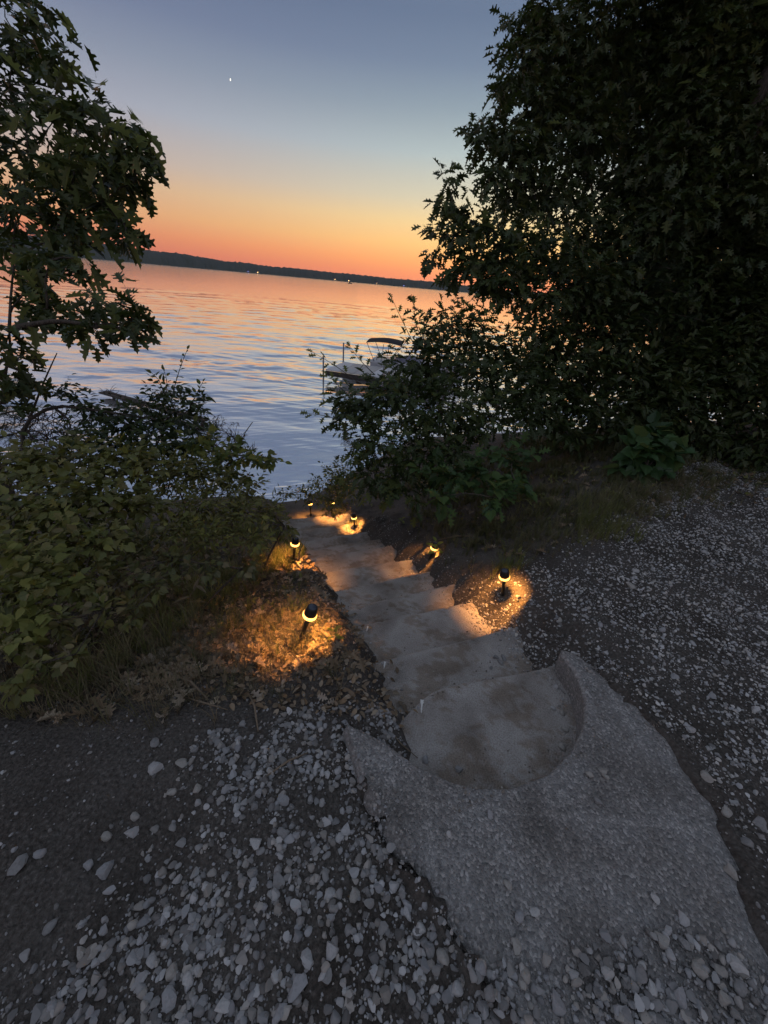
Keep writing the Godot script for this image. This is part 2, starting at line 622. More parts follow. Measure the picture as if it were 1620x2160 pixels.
func lip_curve(q: float) -> float:
	# the front edge of the top landing swings back at its open side
	var t := clampf((q - 0.45) / 1.1, 0, 1)
	return lerpf(-0.10, 0.0, smoothstep(0.0, 0.35, t)) + 0.03 * sin(t * 5.0)

func terrain():
	make_pad_outline()
	var xs := []
	var n := 330
	for i in n + 1:
		var t := (i / float(n)) * 2.0 - 1.0
		xs.append(0.4 + 4.5 * t + 55.0 * pow(absf(t), 7.0) * signf(t))
	var zs := []
	for i in n + 1:
		var t := (i / float(n)) * 2.0 - 1.0
		zs.append(2.2 - (4.6 * (t + 1.0) + 45.0 * pow(absf(t), 9.0) * signf(t)))
	var rows := []
	var cols := []
	for z in zs:
		var r := []
		var c := []
		for x in xs:
			var y := height(x, z)
			if pad_poly.size() and absf(x - 0.5) < 1.2 and absf(z + 0.4) < 1.4:
				if Geometry2D.is_point_in_polygon(Vector2(x, z), pad_poly) and rim_lap(x, z) < 0.01:
					y -= 0.10
			r.append(Vector3(x, y, z))
			var s: float = -0.39 * x - 0.92 * z
			var q: float = 0.92 * x - 0.39 * z
			var k: float = noise.get_noise_2d(x * 2.3 + 40.0, z * 2.3)
			var col := Color(1, 1, 1).lerp(Color(1.7, 1.6, 1.5), smoothstep(-0.1, 0.5, k))
			var sand: float = smoothstep(3.2, 5.6, s) * (1.0 - smoothstep(0.6, 1.1, absf(q - 1.0))) + smoothstep(-1.9, -2.1, y)
			col = col.lerp(Color(4.4, 4.1, 3.7), clampf(sand, 0, 1))
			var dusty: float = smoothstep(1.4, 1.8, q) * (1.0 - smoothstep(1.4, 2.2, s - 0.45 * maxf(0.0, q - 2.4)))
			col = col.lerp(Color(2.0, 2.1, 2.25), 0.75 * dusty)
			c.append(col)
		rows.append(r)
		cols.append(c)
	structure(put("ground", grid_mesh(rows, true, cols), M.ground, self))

# ------------------------------------------------------------------ water

func lake():
	var waves := []
	for k in 18:
		var wl := 0.13 * pow(1.42, k * 0.58) * rng.randf_range(0.9, 1.1)
		var dir := deg_to_rad(80.0 + rng.randf_range(-24, 24))
		var amp := 0.0049 * pow(wl, 0.95)
		waves.append([TAU / wl * cos(dir), TAU / wl * sin(dir), rng.randf() * TAU, amp, wl])
	var rings := []
	var r := 3.5
	while r < 2400.0:
		rings.append(r)
		r += maxf(0.022, r * r / 1900.0) if r < 400.0 else r * 0.25
	var n := 520
	var v := PackedVector3Array()
	var nn := PackedVector3Array()
	var ix := PackedInt32Array()
	for j in rings.size():
		var rr: float = rings[j]
		var cell: float = maxf(0.022, rr * rr / 1900.0)
		for i in n + 1:
			var a := deg_to_rad(-66.0 + 132.0 * i / n)
			var x := rr * sin(a)
			var z := -rr * cos(a)
			var y := 0.0
			var gx := 0.0
			var gz := 0.0
			if rr < 500.0:
				var cellw: float = maxf(cell * 0.55, rr * 0.0045)
				var calm: float = 0.62 + 0.75 * noise.get_noise_2d(x * 0.035 + 9.0, z * 0.09) + 0.4 * noise.get_noise_2d(x * 0.22, z * 0.4 + 5.0)
				calm = clampf(calm, 0.12, 1.3)
				var wob: float = 0.8 * noise.get_noise_2d(x * 0.5, z * 0.5)
				for w in waves:
					if w[4] < cellw * 2.2:
						continue
					var ph: float = w[0] * x + w[1] * z + w[2] + wob * 2.0
					var am: float = w[3] * calm
					y += am * sin(ph)
					var g: float = am * cos(ph)
					gx += g * w[0]
					gz += g * w[1]
			v.append(Vector3(x, LAKE + y, z))
			nn.append(Vector3(-gx, 1.0, -gz).normalized())
	for j in rings.size() - 1:
		for i in n:
			var a := j * (n + 1) + i
			ix.append_array(PackedInt32Array([a, a + n + 1, a + 1, a + 1, a + n + 1, a + n + 2]))
	var arr := []
	arr.resize(Mesh.ARRAY_MAX)
	arr[Mesh.ARRAY_VERTEX] = v
	arr[Mesh.ARRAY_NORMAL] = nn
	arr[Mesh.ARRAY_INDEX] = ix
	var m := ArrayMesh.new()
	m.add_surface_from_arrays(Mesh.PRIMITIVE_TRIANGLES, arr)
	structure(put("lake_water", m, M.water, self))

func ridge(dist: float, deep: float, tall: Callable, from: float, to: float, n: int, seed_: float) -> ArrayMesh:
	var rows := []
	for j in 7:
		var r := []
		var t := j / 6.0
		for i in n + 1:
			var a := deg_to_rad(lerpf(from, to, i / float(n)))
			var hgt: float = tall.call(rad_to_deg(a))
			var rr := dist + deep * t
			var up: float = hgt * sin(t * PI * 0.62) / sin(PI * 0.62)
			if j > 0:
				up += 3.2 * noise.get_noise_2d(i * 0.35 + seed_, j * 3.0) + 1.6 * noise.get_noise_2d(i * 1.7, j * 9.0 + seed_)
			if j == 1:
				up = maxf(up, 5.0 + 3.0 * noise.get_noise_1d(i * 0.9 + seed_))
			r.append(Vector3(rr * sin(a), LAKE - 0.5 + maxf(up, 0.0 if j else -1.0), -rr * cos(a)))
		rows.append(r)
	return grid_mesh(rows, true)

func far_shore():
	var tall := func(a: float) -> float:
		return 21.0 + 15.0 * smoothstep(-14.0, -34.0, a) + 4.0 * noise.get_noise_1d(a * 0.12) - 5.0 * smoothstep(4.0, 16.0, a)
	structure(put("hills", ridge(1250.0, 420.0, tall, -75.0, 40.0, 900, 3.0), M.hill, self))
	var low := func(a: float) -> float:
		return 20.0 + 9.0 * noise.get_noise_1d(a * 0.15 + 50.0)
	structure(put("hills", ridge(1750.0, 400.0, low, -10.0, 75.0, 400, 80.0), M.hill, self))
	var spots := [[266, 547, 0, "window"], [335, 553, 0, "window"], [523, 576, 1, "window"], [543, 575, 0, "window"], [706, 592, 0, "window"], [735, 595, 0, "window"], [794, 600, 0, "window"], [851, 607, 1, "window"], [934, 613, 0, "window"]]
	var said := ["tiny cottage with a lit window under the tall end of the far hills", "far cottage with warm light beneath the highest stretch of the ridge", "far cottage with a bluish lit window on the shoreline", "bright warm-lit cottage next to the bluish-lit cottage on far shore", "cottage with a warm lit window behind the wake of the motorboat", "brightest cottage on the far shore, just behind the small motorboat", "dim warm-lit cottage on the far shore past the motorboat", "pale cool-lit cottage on the far shore above the bush sprigs", "lone warm-lit cottage on the far shore close to the oak foliage"]
	for i in spots.size():
		var d := on_level(spots[i][0], spots[i][1], LAKE) - EYE
		d.y = 0
		d = d.normalized()
		var p := d * 1243.0 + Vector3(0, LAKE + 1.2, 0)
		var t := thing("shore_cottage", p, said[i], "cottage", "cottages on the far shore")
		t.rotation.y = atan2(-d.x, -d.z)
		put("wall", box_mesh(Vector3(9, 4.5, 7), Vector3(0, 1.6, 0)), M.wall, t)
		var st := begin()
		var a := Vector3(-5, 3.8, 4)
		face(st, [Vector3(-5, 3.8, 4), Vector3(5, 3.8, 4), Vector3(5, 6.5, 0), Vector3(-5, 6.5, 0)], Vector3(0, 1, 1))
		face(st, [Vector3(-5, 3.8, -4), Vector3(5, 3.8, -4), Vector3(5, 6.5, 0), Vector3(-5, 6.5, 0)], Vector3(0, 1, -1))
		for sx in [-1.0, 1.0]:
			face(st, [Vector3(5 * sx, 3.8, 4), Vector3(5 * sx, 3.8, -4), Vector3(5 * sx, 6.5, 0), Vector3(5 * sx, 6.5, 0)], Vector3(sx, 0, 0))
		put("roof", done(st), M.roof, t)
		var big: float = [1.6, 1.5, 1.3, 2.0, 1.9, 2.1, 1.2, 1.4, 1.4][i]
		put("window", box_mesh(Vector3(big, big * 0.8, 0.2), Vector3(0.8, 1.9, 3.62)), M.lit_cool if spots[i][2] else M.lit_warm, t)
	# beacon on the ridge, star
	var b := at(269, 513, 1450)
	var mast := thing("radio_mast", Vector3(b.x, 20.0, b.z), "thin radio mast with a red beacon on the far ridge", "mast")
	var st2 := begin()
	tube(st2, [Vector3(0, -8, 0), Vector3(0, b.y - 20.0, 0)], [0.5, 0.25], 5)
	put("pole", done(st2), M.timber, mast)
	var sm := SphereMesh.new()
	sm.radius = 1.5
	sm.height = 3.0
	sm.radial_segments = 10
	sm.rings = 6
	put("beacon_lamp", sm, M.lit_red, mast).position.y = b.y - 20.0
	var star := SphereMesh.new()
	star.radius = 1.9
	star.height = 8.0
	star.radial_segments = 10
	star.rings = 6
	var so := put("star", star, M.star, self)
	so.position = at(486, 168, 1900)
	tag(so, "single bright evening star alone in the clear sky", "star")

# ------------------------------------------------------------------ steps

func make_pad_outline():
	var inner := [[-0.07, -0.925], [0.0, -0.905], [0.08, -0.87], [0.21, -0.79], [0.34, -0.745], [0.44, -0.73], [0.57, -0.74], [0.73, -0.80], [0.86, -0.90], [0.95, -1.01], [1.0, -1.12], [1.02, -1.26], [0.985, -1.40]]
	var outer := [[-0.075, -0.92], [-0.03, -0.80], [0.03, -0.67], [0.13, -0.53], [0.30, -0.36], [0.45, -0.20], [0.62, 0.10], [0.85, 0.55], [1.15, 0.55], [1.22, 0.15], [1.27, -0.2], [1.32, -0.45], [1.38, -0.72], [1.37, -0.92], [1.30, -1.10], [1.20, -1.28], [1.06, -1.41], [1.0, -1.415]]
	pad_inner = resample(inner, 60)
	var o := resample(outer, 60)
	pad_poly = PackedVector2Array()
	pad_poly.append_array(o)
	for k in range(pad_inner.size() - 1, -1, -1):
		pad_poly.append(pad_inner[k])
	var far_rim := PackedFloat32Array()
	for j in 137:
		for i in 101:
			var p := Vector2(-0.3 + 0.02 * i, -1.7 + 0.02 * j)
			var best := 9.0
			for k in range(3, o.size() - 3):
				best = minf(best, p.distance_squared_to(o[k]))
			far_rim.append(sqrt(best))
	rim = far_rim

func resample(pts: Array, n: int) -> PackedVector2Array:
	var c := Curve2D.new()
	for i in pts.size():
		var p := Vector2(pts[i][0], pts[i][1])
		var a := Vector2(pts[max(i - 1, 0)][0], pts[max(i - 1, 0)][1])
		var b := Vector2(pts[min(i + 1, pts.size() - 1)][0], pts[min(i + 1, pts.size() - 1)][1])
		c.add_point(p, -(b - a) / 6.0, (b - a) / 6.0)
	var out := PackedVector2Array()
	var L := c.get_baked_length()
	for i in n + 1:
		out.append(c.sample_baked(L * i / n))
	return out

func sq(s: float, q: float, y: float) -> Vector3:
	return Vector3(-0.39 * s + 0.92 * q, y, -0.92 * s - 0.39 * q) / 0.9985

func step_slab(s0: float, s1: Callable, y: float, q0: float, q1: float, thick: float) -> ArrayMesh:
	# a cast slab: tread rows from back to front, rounded nose, front face and both ends
	var n := 64
	var rows := []
	var cols := []
	var prof := []
	for j in 36:
		prof.append([0.93 * j / 35.0, 0.0])
	for k in prof.size() + 5:
		var r := []
		var c := []
		for i in n + 1:
			var q := lerpf(q0, q1, i / float(n))
			var e: float = s1.call(q) + 0.005 * noise.get_noise_2d(q * 2.0, y * 30.0) + 0.003 * noise.get_noise_2d(q * 30.0, y * 10.0)
			var wear := 0.003 * noise.get_noise_2d(q * 3.0 + 20.0, y * 20.0 + k * 0.7)
			var chip := maxf(0.0, noise.get_noise_2d(q * 14.0, y * 50.0) - 0.32) * 0.045
			var s := e
			var yy := y + wear
			if k < prof.size():
				s = lerpf(s0, e - 0.02, prof[k][0] / 0.93)
			else:
				var b: int = k - prof.size()
				var ds: float = [-0.010, -0.003, 0.0, 0.0, -0.02][b]
				var dy: float = [-0.0015, -0.006, -0.016, -thick * 0.5, -thick][b]
				s = e + ds - (chip if b < 3 else 0.0)
				yy += dy - (chip * 0.6 if b < 2 else 0.0)
			r.append(sq(s, q, yy))
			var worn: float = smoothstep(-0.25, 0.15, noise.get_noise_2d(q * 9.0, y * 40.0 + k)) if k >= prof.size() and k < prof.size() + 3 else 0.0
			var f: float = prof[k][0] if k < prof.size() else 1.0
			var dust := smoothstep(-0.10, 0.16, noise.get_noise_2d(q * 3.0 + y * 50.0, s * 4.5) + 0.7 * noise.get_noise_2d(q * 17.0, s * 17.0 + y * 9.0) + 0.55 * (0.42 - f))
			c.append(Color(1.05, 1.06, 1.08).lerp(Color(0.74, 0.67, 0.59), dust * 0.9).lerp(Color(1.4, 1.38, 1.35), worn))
		c.push_front(c[0])
		c.push_back(c[-1])
		cols.append(c)
		# ends drop down
		r.push_front(r[0] + Vector3(0, -thick, 0))
		r.push_back(r[-1] + Vector3(0, -thick, 0))
		rows.append(r)
	return grid_mesh(rows, true, cols)

func stairs():
	var t := thing("concrete_staircase", Vector3.ZERO, "weathered concrete staircase with a rounded apron going down to the beach", "staircase")
	# apron: a strip between the round recess and the outer edge
	var inner := pad_inner
	var outer := PackedVector2Array()
	for i in inner.size():
		outer.append(pad_poly[i])
	var rows := []
	var across := 26
	for k in across + 7:
		var r := []
		for i in inner.size():
			var a := inner[i]
			var b := outer[i]
			var dir := (b - a).normalized() if a.distance_to(b) > 0.001 else Vector2(0, 1)
			var p := a
			var y := 0.02
			if k == 0:
				y = -0.20
				p = a + dir * 0.02
			elif k == 1:
				y = -0.05
				p = a + dir * 0.006
			elif k == 2:
				y = 0.002
			elif k == 3:
				y = 0.016
				p = a + dir * minf(0.008, a.distance_to(b) * 0.2)
			elif k < across + 4:
				var f := (k - 4) / float(across - 1)
				p = (a + dir * minf(0.02, a.distance_to(b) * 0.3)).lerp(b, f)
				y = 0.02 + 0.010 * noise.get_noise_2d(p.x * 4.0, p.y * 4.0) + 0.004 * noise.get_noise_2d(p.x * 17.0, p.y * 17.0) - 0.02 * smoothstep(0.75, 1.0, f)
			else:
				var e: int = k - across - 4
				p = b + dir * [0.012, 0.03, 0.04][e] * (1.0 + 0.8 * noise.get_noise_2d(b.x * 9.0, b.y * 9.0))
				y = [-0.012, -0.06, -0.2][e]
			r.append(Vector3(p.x, y, p.y))
		r.reverse()
		rows.append(r)
	var pad := put("apron", grid_mesh(rows, true), M.aggregate, t)
	pad.set_meta("label", "grey rounded concrete apron with exposed pebble grit")
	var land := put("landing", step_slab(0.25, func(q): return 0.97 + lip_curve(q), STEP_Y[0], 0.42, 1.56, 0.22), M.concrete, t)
	land.set_meta("label", "sunken half-round top landing")
	for i in range(1, STEP_S.size()):
		var wob := rng.randf_range(-0.03, 0.03)
		var skew := rng.randf_range(-0.04, 0.04)
		var s_end: float = STEP_S[i]
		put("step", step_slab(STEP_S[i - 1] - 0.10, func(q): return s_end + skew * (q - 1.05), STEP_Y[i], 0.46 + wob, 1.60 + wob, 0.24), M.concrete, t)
	# chipped white marks in a line down the noses
	for k in [[890, 1478, 0.07, 0.012, 70.0], [812, 1398, 0.05, 0.010, 75.0], [776, 1322, 0.05, 0.010, 75.0]]:
		var p := on_ground(k[0], k[1])
		var st := begin()
		var d := Vector3(-0.10, 0, 0.99).normalized()
		var w := Vector3(0.99, 0, 0.1)
		for j in 6:
			var f0 := j / 6.0
			var f1 := (j + 1) / 6.0
			var w0: float = k[3] * (1.0 - f0 * 0.8) * rng.randf_range(0.5, 1.0)
			var w1: float = k[3] * (1.0 - f1 * 0.9) * 0.6
			face(st, [p + d * k[2] * f0 - w * w0, p + d * k[2] * f1 - w * w1, p + d * k[2] * f1 + w * w1, p + d * k[2] * f0 + w * w0], Vector3.UP)
		var o := put("chipped_mark", done(st), M.scratch, t)
		o.position.y = 0.005

# ------------------------------------------------------------------ dock, pier, boats

func dock_and_boats():
	var o := Vector3(-3.05, -1.75, -17.1)
	var t := thing("boat_dock", o, "short pale plank dock with tall posts beside the moored boat", "dock")
	t.rotation.y = deg_to_rad(-14)
	for k in 8:
		var pane := put("deck_panel", box_mesh(Vector3(0.62, 0.05, 2.15), Vector3(0.32 + 0.64 * k, 0, -1.08)), M.deck_pale if k % 3 == 0 else M.deck, t)
		pane.set_meta("label", "pale deck panel" if k % 3 == 0 else "grey deck panel")
	for z in [-0.03, -2.13]:
		put("side_beam", box_mesh(Vector3(5.2, 0.2, 0.06), Vector3(2.6, -0.14, z)), M.timber, t)
	for p in [[-0.06, 0.06, 0.55], [-0.06, -2.2, 0.85], [2.6, -2.2, 0.7], [2.6, 0.06, 0.7], [5.2, -2.2, 0.9], [5.2, 0.06, 0.8]]:
		var st := begin()
		tube(st, [Vector3(p[0], -2.2, p[1]), Vector3(p[0], p[2], p[1])], [0.035, 0.035], 8)
		put("post", done(st), M.steel, t)
	# moored boat behind the dock
	var b := thing("moored_boat", Vector3(1.0, LAKE, -20.0), "white runabout with a dark canopy frame moored behind the dock", "boat")
	b.rotation.y = deg_to_rad(-8)
	b.scale = Vector3.ONE * 0.85
	var rows := []
	var sec := [[0.0, -0.25], [0.55, -0.15], [0.95, 0.15], [1.05, 0.62], [0.98, 0.70], [0.0, 0.74]]
	for j in 13:
		var u := j / 12.0
		var half := []
		var taper := 1.0 - pow(u, 4.0)
		for c in sec:
			half.append(Vector3(-2.6 + 5.2 * u, c[1] + 0.25 * u * u * (1.0 if c[1] > 0 else 0.6), c[0] * taper * 1.0))
		var ring := []
		for c in half:
			ring.append(c)
		for c in range(half.size() - 2, -1, -1):
			ring.append(half[c] * Vector3(1, 1, -1))
		rows.append(ring)
	put("hull", grid_mesh(rows, true), M.hull, b)
	var tst := begin()
	for k in range(1, rows[0].size() - 1):
		for q in [rows[0][0], rows[0][k], rows[0][k + 1]]:
			tst.add_vertex(q)
	put("transom", done(tst), M.hull, b)
	var crows := []
	for j in 9:
		var u := j / 8.0
		var r := []
		for i in 9:
			var w := i / 8.0 * 2.0 - 1.0
			r.append(Vector3(-1.4 + 2.2 * u, 0.74 + 0.30 * (1.0 - w * w) * sin(PI * clampf(u * 1.2, 0, 1)) , -0.9 * w))
		crows.append(r)
	put("cover", grid_mesh(crows, true), M.cover, b)
	var can := []
	for j in 9:
		var u := j / 8.0
		var r := []
		for i in 9:
			var w := i / 8.0 * 2.0 - 1.0
			r.append(Vector3(-2.9 + 2.0 * u, 1.72 + 0.10 * sin(PI * u) - 0.12 * w * w, -1.0 * w))
		can.append(r)
	put("canopy", grid_mesh(can, true), M.canvas, b)
	for s in [-1.0, 1.0]:
		for k in [[-2.85, -2.4], [-1.9, -2.0], [-0.95, -1.6]]:
			var st := begin()
			tube(st, [Vector3(k[1], 0.7, 1.0 * s), Vector3(k[0], 1.62, 1.0 * s)], [0.018, 0.018], 6)
			put("canopy_pole", done(st), M.steel, b)
	var st3 := begin()
	tube(st3, [Vector3(-2.3, 0.70, 0.7), Vector3(-2.3, 1.0, 0.68), Vector3(-1.5, 1.02, 0.68), Vector3(-1.45, 0.70, 0.7)], [0.02, 0.02, 0.02, 0.02], 6)
	put("grab_rail", done(st3), M.steel, b)
	# long low timber pier seen through the shrub
	var pa := Vector3(-9.3, -2.06, -12.0)
	var pb := Vector3(-5.2, -2.06, -10.2)
	var pier := thing("low_pier", pa, "long low dark timber pier lying on the water behind the shrubs", "pier")
	pier.rotation.y = -atan2(pb.z - pa.z, pb.x - pa.x)
	var L := pa.distance_to(pb)
	for k in 2:
		put("plank", box_mesh(Vector3(L, 0.05, 0.13), Vector3(L / 2, 0, -0.145 * k)), M.timber, pier)
	for k in 4:
		var st := begin()
		tube(st, [Vector3(0.3 + k * (L - 0.6) / 3.0, -1.6, -0.2), Vector3(0.3 + k * (L - 0.6) / 3.0, -0.03, -0.2)], [0.05, 0.05], 8)
		put("post", done(st), M.timber, pier)
	# small motorboat far out
	var far := on_level(738, 603, LAKE)
	var dd := Vector3(far.x, 0, far.z).normalized()
	var mb := thing("motorboat", dd * 620.0 + Vector3(0, LAKE, 0), "tiny dark motorboat out on the open lake", "boat")
	var hr := []
	for j in 7:
		var u := j / 6.0
		var wd := 0.9 * (1.0 - pow(u, 3.0))
		hr.append([Vector3(-2.6 + 5.6 * u, 0.75 + 0.3 * u, wd), Vector3(-2.6 + 5.6 * u, -0.1, wd * 0.5), Vector3(-2.6 + 5.6 * u, -0.1, -wd * 0.5), Vector3(-2.6 + 5.6 * u, 0.75 + 0.3 * u, -wd), Vector3(-2.6 + 5.6 * u, 0.75 + 0.3 * u, wd)])
	put("hull", grid_mesh(hr, false), M.timber, mb)
	put("cabin", box_mesh(Vector3(1.4, 1.0, 1.1), Vector3(-0.3, 1.2, 0)), M.timber, mb)

# ------------------------------------------------------------------ lamps

func lamps():
	var spots := [
		[632, 1355, 0.25, Vector3(0.28, 1, 0.05), "black stake lamp leaning over glowing leaf litter beside the steps"],
		[1060, 1256, 0.20, Vector3(-0.20, 1, 0.12), "black stake lamp in gravel with a ring of light around it"],
		[906, 1180, 0.14, Vector3(0.20, 1, 0.0), "black stake lamp lighting a small yellow-green seedling by a step"],
		[619, 1186, 0.22, Vector3(0.12, 1, 0.05), "black stake lamp among bright grass blades at the thicket edge"],
		[656, 1089, 0.24, Vector3(-0.04, 1, 0.0), "black stake lamp at the foot of the steps by the pale slab"],
		[700, 1086, 0.22, Vector3(0.0, 1, 0.0), "low stake lamp partly hidden in weeds near the glowing leaf"],
		[748, 1112, 0.16, Vector3(-0.1, 1, 0.0), "stake lamp sunk in a backlit weedy tuft beside lower steps"]]
	var cap := lathe([Vector2(0.0, 0.052), Vector2(0.022, 0.052), Vector2(0.0255, 0.050), Vector2(0.027, 0.047), Vector2(0.034, 0.004), Vector2(0.0345, 0.0), Vector2(0.033, 0.0), Vector2(0.0322, 0.003), Vector2(0.026, 0.043), Vector2(0.0, 0.044)])
	var panel := lathe([Vector2(0.0, 0.0545), Vector2(0.019, 0.0545), Vector2(0.021, 0.0525)], 20)
	var lens := lathe([Vector2(0.0, 0.036), Vector2(0.007, 0.033), Vector2(0.008, 0.012), Vector2(0.026, 0.004), Vector2(0.0315, -0.001), Vector2(0.0365, -0.003), Vector2(0.0378, -0.007), Vector2(0.0368, -0.018), Vector2(0.034, -0.0215), Vector2(0.021, -0.0225)])
	var collar := lathe([Vector2(0.0, -0.021), Vector2(0.019, -0.0212), Vector2(0.0205, -0.024), Vector2(0.0185, -0.030), Vector2(0.013, -0.036), Vector2(0.0, -0.036)], 20)
	for i in spots.size():
		var s: Array = spots[i]
		var base := on_ground(s[0], s[1])
		var t := thing("stake_lamp", base, s[4], "lamp", "small lamps along the steps")
		var up: Vector3 = s[3].normalized()
		t.basis = Basis(Quaternion(Vector3.UP, up))
		t.rotate_object_local(Vector3.UP, i * 0.7)
		var h: float = s[2]
		var st := begin()
		tube(st, [Vector3(0, -0.12, 0), Vector3(0, -0.04, 0), Vector3(0, h * 0.5, 0), Vector3(0, h - 0.030, 0)], [0.002, 0.012, 0.0125, 0.0125], 12)
		put("stake", done(st), M.black_plastic, t)
		put("collar", collar, M.black_plastic, t).position.y = h
		var le := put("lens", lens, M.lens, t)
		le.position.y = h
		le.set_meta("label", "glowing amber lens ring")
		var c := put("cap", cap, M.black_plastic, t)
		c.position.y = h
		put("solar_panel", panel, M.solar, c)
		var l := OmniLight3D.new()
		l.name = "bulb_light"
		l.light_color = Color(1.0, 0.66, 0.32)
		l.light_energy = 0.34
		l.light_size = 0.01
		l.omni_range = 6.0
		l.omni_attenuation = 2.0
		l.shadow_enabled = true
		l.position.y = h + 0.0335
		t.add_child(l)

# ------------------------------------------------------------------ foliage

func leaf_basis(d: Vector3, up: Vector3, size: float) -> Basis:
	var z := d.normalized()
	var x := up.cross(z)
	if x.length() < 0.01:
		x = Vector3.RIGHT
	x = x.normalized()
	var y := z.cross(x)
	return Basis(x * size, y * size, z * size)

func lobe(out: Array, tw: SurfaceTool, mid: Vector3, rad: Vector3, twigs: int, per: int, leaf: float, droop := 0.25, spread := 0.6, twig_len := 0.3):
	for k in twigs:
		var d := rv()
		while d.length() > 1.0 or d.length() < 0.05:
			d = rv()
		d = d.normalized()
		var p := mid + d * rad * pow(rng.randf(), 0.45) * 0.9
		var td := (d * 0.9 + rv() * spread + Vector3(0, 0.15 - droop, 0)).normalized()
		var L := twig_len * rng.randf_range(0.6, 1.25)
		p -= td * L * 0.5
		spray(out, tw, p, td, L, per, leaf, droop)

func spray(out: Array, tw: SurfaceTool, p: Vector3, td: Vector3, L: float, per: int, leaf: float, droop: float):
	var side := td.cross(Vector3.UP + rv() * 0.3).normalized()
	var pts := [p, p + td * L * 0.5 + Vector3(0, 0.02, 0), p + td * L]
	if tw:
		tube(tw, pts, [0.004 + leaf * 0.02, 0.003 + leaf * 0.01, 0.001], 3)
	for j in per:
		var f := (j + 0.6) / per
		var pos := p + td * L * f
		var s := 1.0 if j % 2 else -1.0
		if j == per - 1:
			s = 0.0
		var ld := (td * (0.55 + 0.5 * f) + side * s * 0.95 + rv() * 0.35 + Vector3(0, -droop, 0)).normalized()
		var up := (Vector3.UP * 0.9 + rv() * 0.55).normalized()
		var size := leaf * rng.randf_range(0.65, 1.2)
		out.append(Transform3D(leaf_basis(ld, up, size), pos + ld * size * 0.2))

func mix_tint(tones: Array) -> Color:
	var a: Color = tones[rng.randi() % tones.size()]
	var b: Color = tones[rng.randi() % tones.size()]
	var c := a.lerp(b, rng.randf())
	var k := rng.randf_range(0.75, 1.25)
	return Color(c.r * k, c.g * k, c.b * k)

func many(called: String, mesh: Mesh, mat: Material, trs: Array, tones: Array, parent: Node, origin := Vector3.ZERO) -> MultiMeshInstance3D:
	var mm := MultiMesh.new()
	mm.transform_format = MultiMesh.TRANSFORM_3D
	mm.use_colors = true
	mm.mesh = mesh
	mm.instance_count = trs.size()
	for i in trs.size():
		var t: Transform3D = trs[i]
		t.origin -= origin
		mm.set_instance_transform(i, t)
		mm.set_instance_color(i, mix_tint(tones))
	var o := MultiMeshInstance3D.new()
	o.name = numbered(called) if parent == self else called
	o.multimesh = mm
	o.material_override = mat
	o.set_meta("kind", "stuff")
	parent.add_child(o, true)
	return o

func foliage(t: Node3D, kinds: Array, trs: Array, tones: Array, single: int, crown := "crown", through := 0.5):
	# the leaves that show largest are parts of their own, the rest one mass
	var scored := []
	for i in trs.size():
		var p := seen(trs[i].origin)
		var px: float = trs[i].basis.z.length() * LENS / maxf(p.z, 0.3)
		if p.z < 0.0 or p.x < -10 or p.x > 1630 or p.y < -10 or p.y > 2170:
			px = 0.0
		scored.append([px - p.z * 4.0 * 0.0 + (0.001 * (i % 7)), i])
	scored.sort_custom(func(a, b): return a[0] > b[0])
	var alone := {}
	for k in mini(single, scored.size()):
		if scored[k][0] > 10.0:
			alone[scored[k][1]] = true
	var rest := {}
	for i in trs.size():
		var kind: String = kinds[i % kinds.size()]
		if alone.has(i):
			var c: Color = tones[i % tones.size()]
			var o := put("leaf", leaf_mesh[kind], tint_material(c, through), t)
			o.transform = Transform3D(trs[i].basis, trs[i].origin - t.position)
		else:
			if not rest.has(kind):
				rest[kind] = []
			rest[kind].append(trs[i])
	for kind in rest:
		many(crown, leaf_mesh[kind], M.leaf, rest[kind], tones, t, t.position)

func limb(t: Node3D, called: String, pts: Array, r0: float, r1: float, sides := 8):
	var c := Curve3D.new()
	for i in pts.size():
		var a: Vector3 = pts[max(i - 1, 0)]
		var b: Vector3 = pts[min(i + 1, pts.size() - 1)]
		c.add_point(pts[i] - t.position, -(b - a) / 6.0, (b - a) / 6.0)
	var L := c.get_baked_length()
	var n := int(clampf(L / 0.15, 5, 40))
	var p := []
	var r := []
	for i in n + 1:
		var f := i / float(n)
		var w: Vector3 = c.sample_baked(L * f)
		p.append(w + Vector3(noise.get_noise_1d(w.y * 3.0 + w.x), 0, noise.get_noise_1d(w.y * 3.0 + 50.0)) * lerpf(r0, r1, f) * 0.5)
		r.append(lerpf(r0, r1, pow(f, 0.8)) * (1.0 + 0.12 * noise.get_noise_1d(f * 20.0)))
	var st := begin()
	tube(st, p, r, sides)
	put(called, done(st), M.bark, t)

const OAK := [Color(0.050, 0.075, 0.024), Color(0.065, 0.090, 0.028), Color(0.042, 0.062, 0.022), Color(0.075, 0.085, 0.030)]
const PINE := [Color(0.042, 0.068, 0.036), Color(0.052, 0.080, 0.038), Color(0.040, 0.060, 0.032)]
const VINE := [Color(0.17, 0.18, 0.05), Color(0.12, 0.135, 0.04), Color(0.20, 0.20, 0.06), Color(0.16, 0.145, 0.06)]
const SHRUB := [Color(0.17, 0.175, 0.045), Color(0.12, 0.13, 0.04), Color(0.21, 0.205, 0.06), Color(0.15, 0.135, 0.055)]
const DRY := [Color(0.20, 0.14, 0.085), Color(0.28, 0.21, 0.14), Color(0.14, 0.10, 0.065), Color(0.33, 0.27, 0.20)]

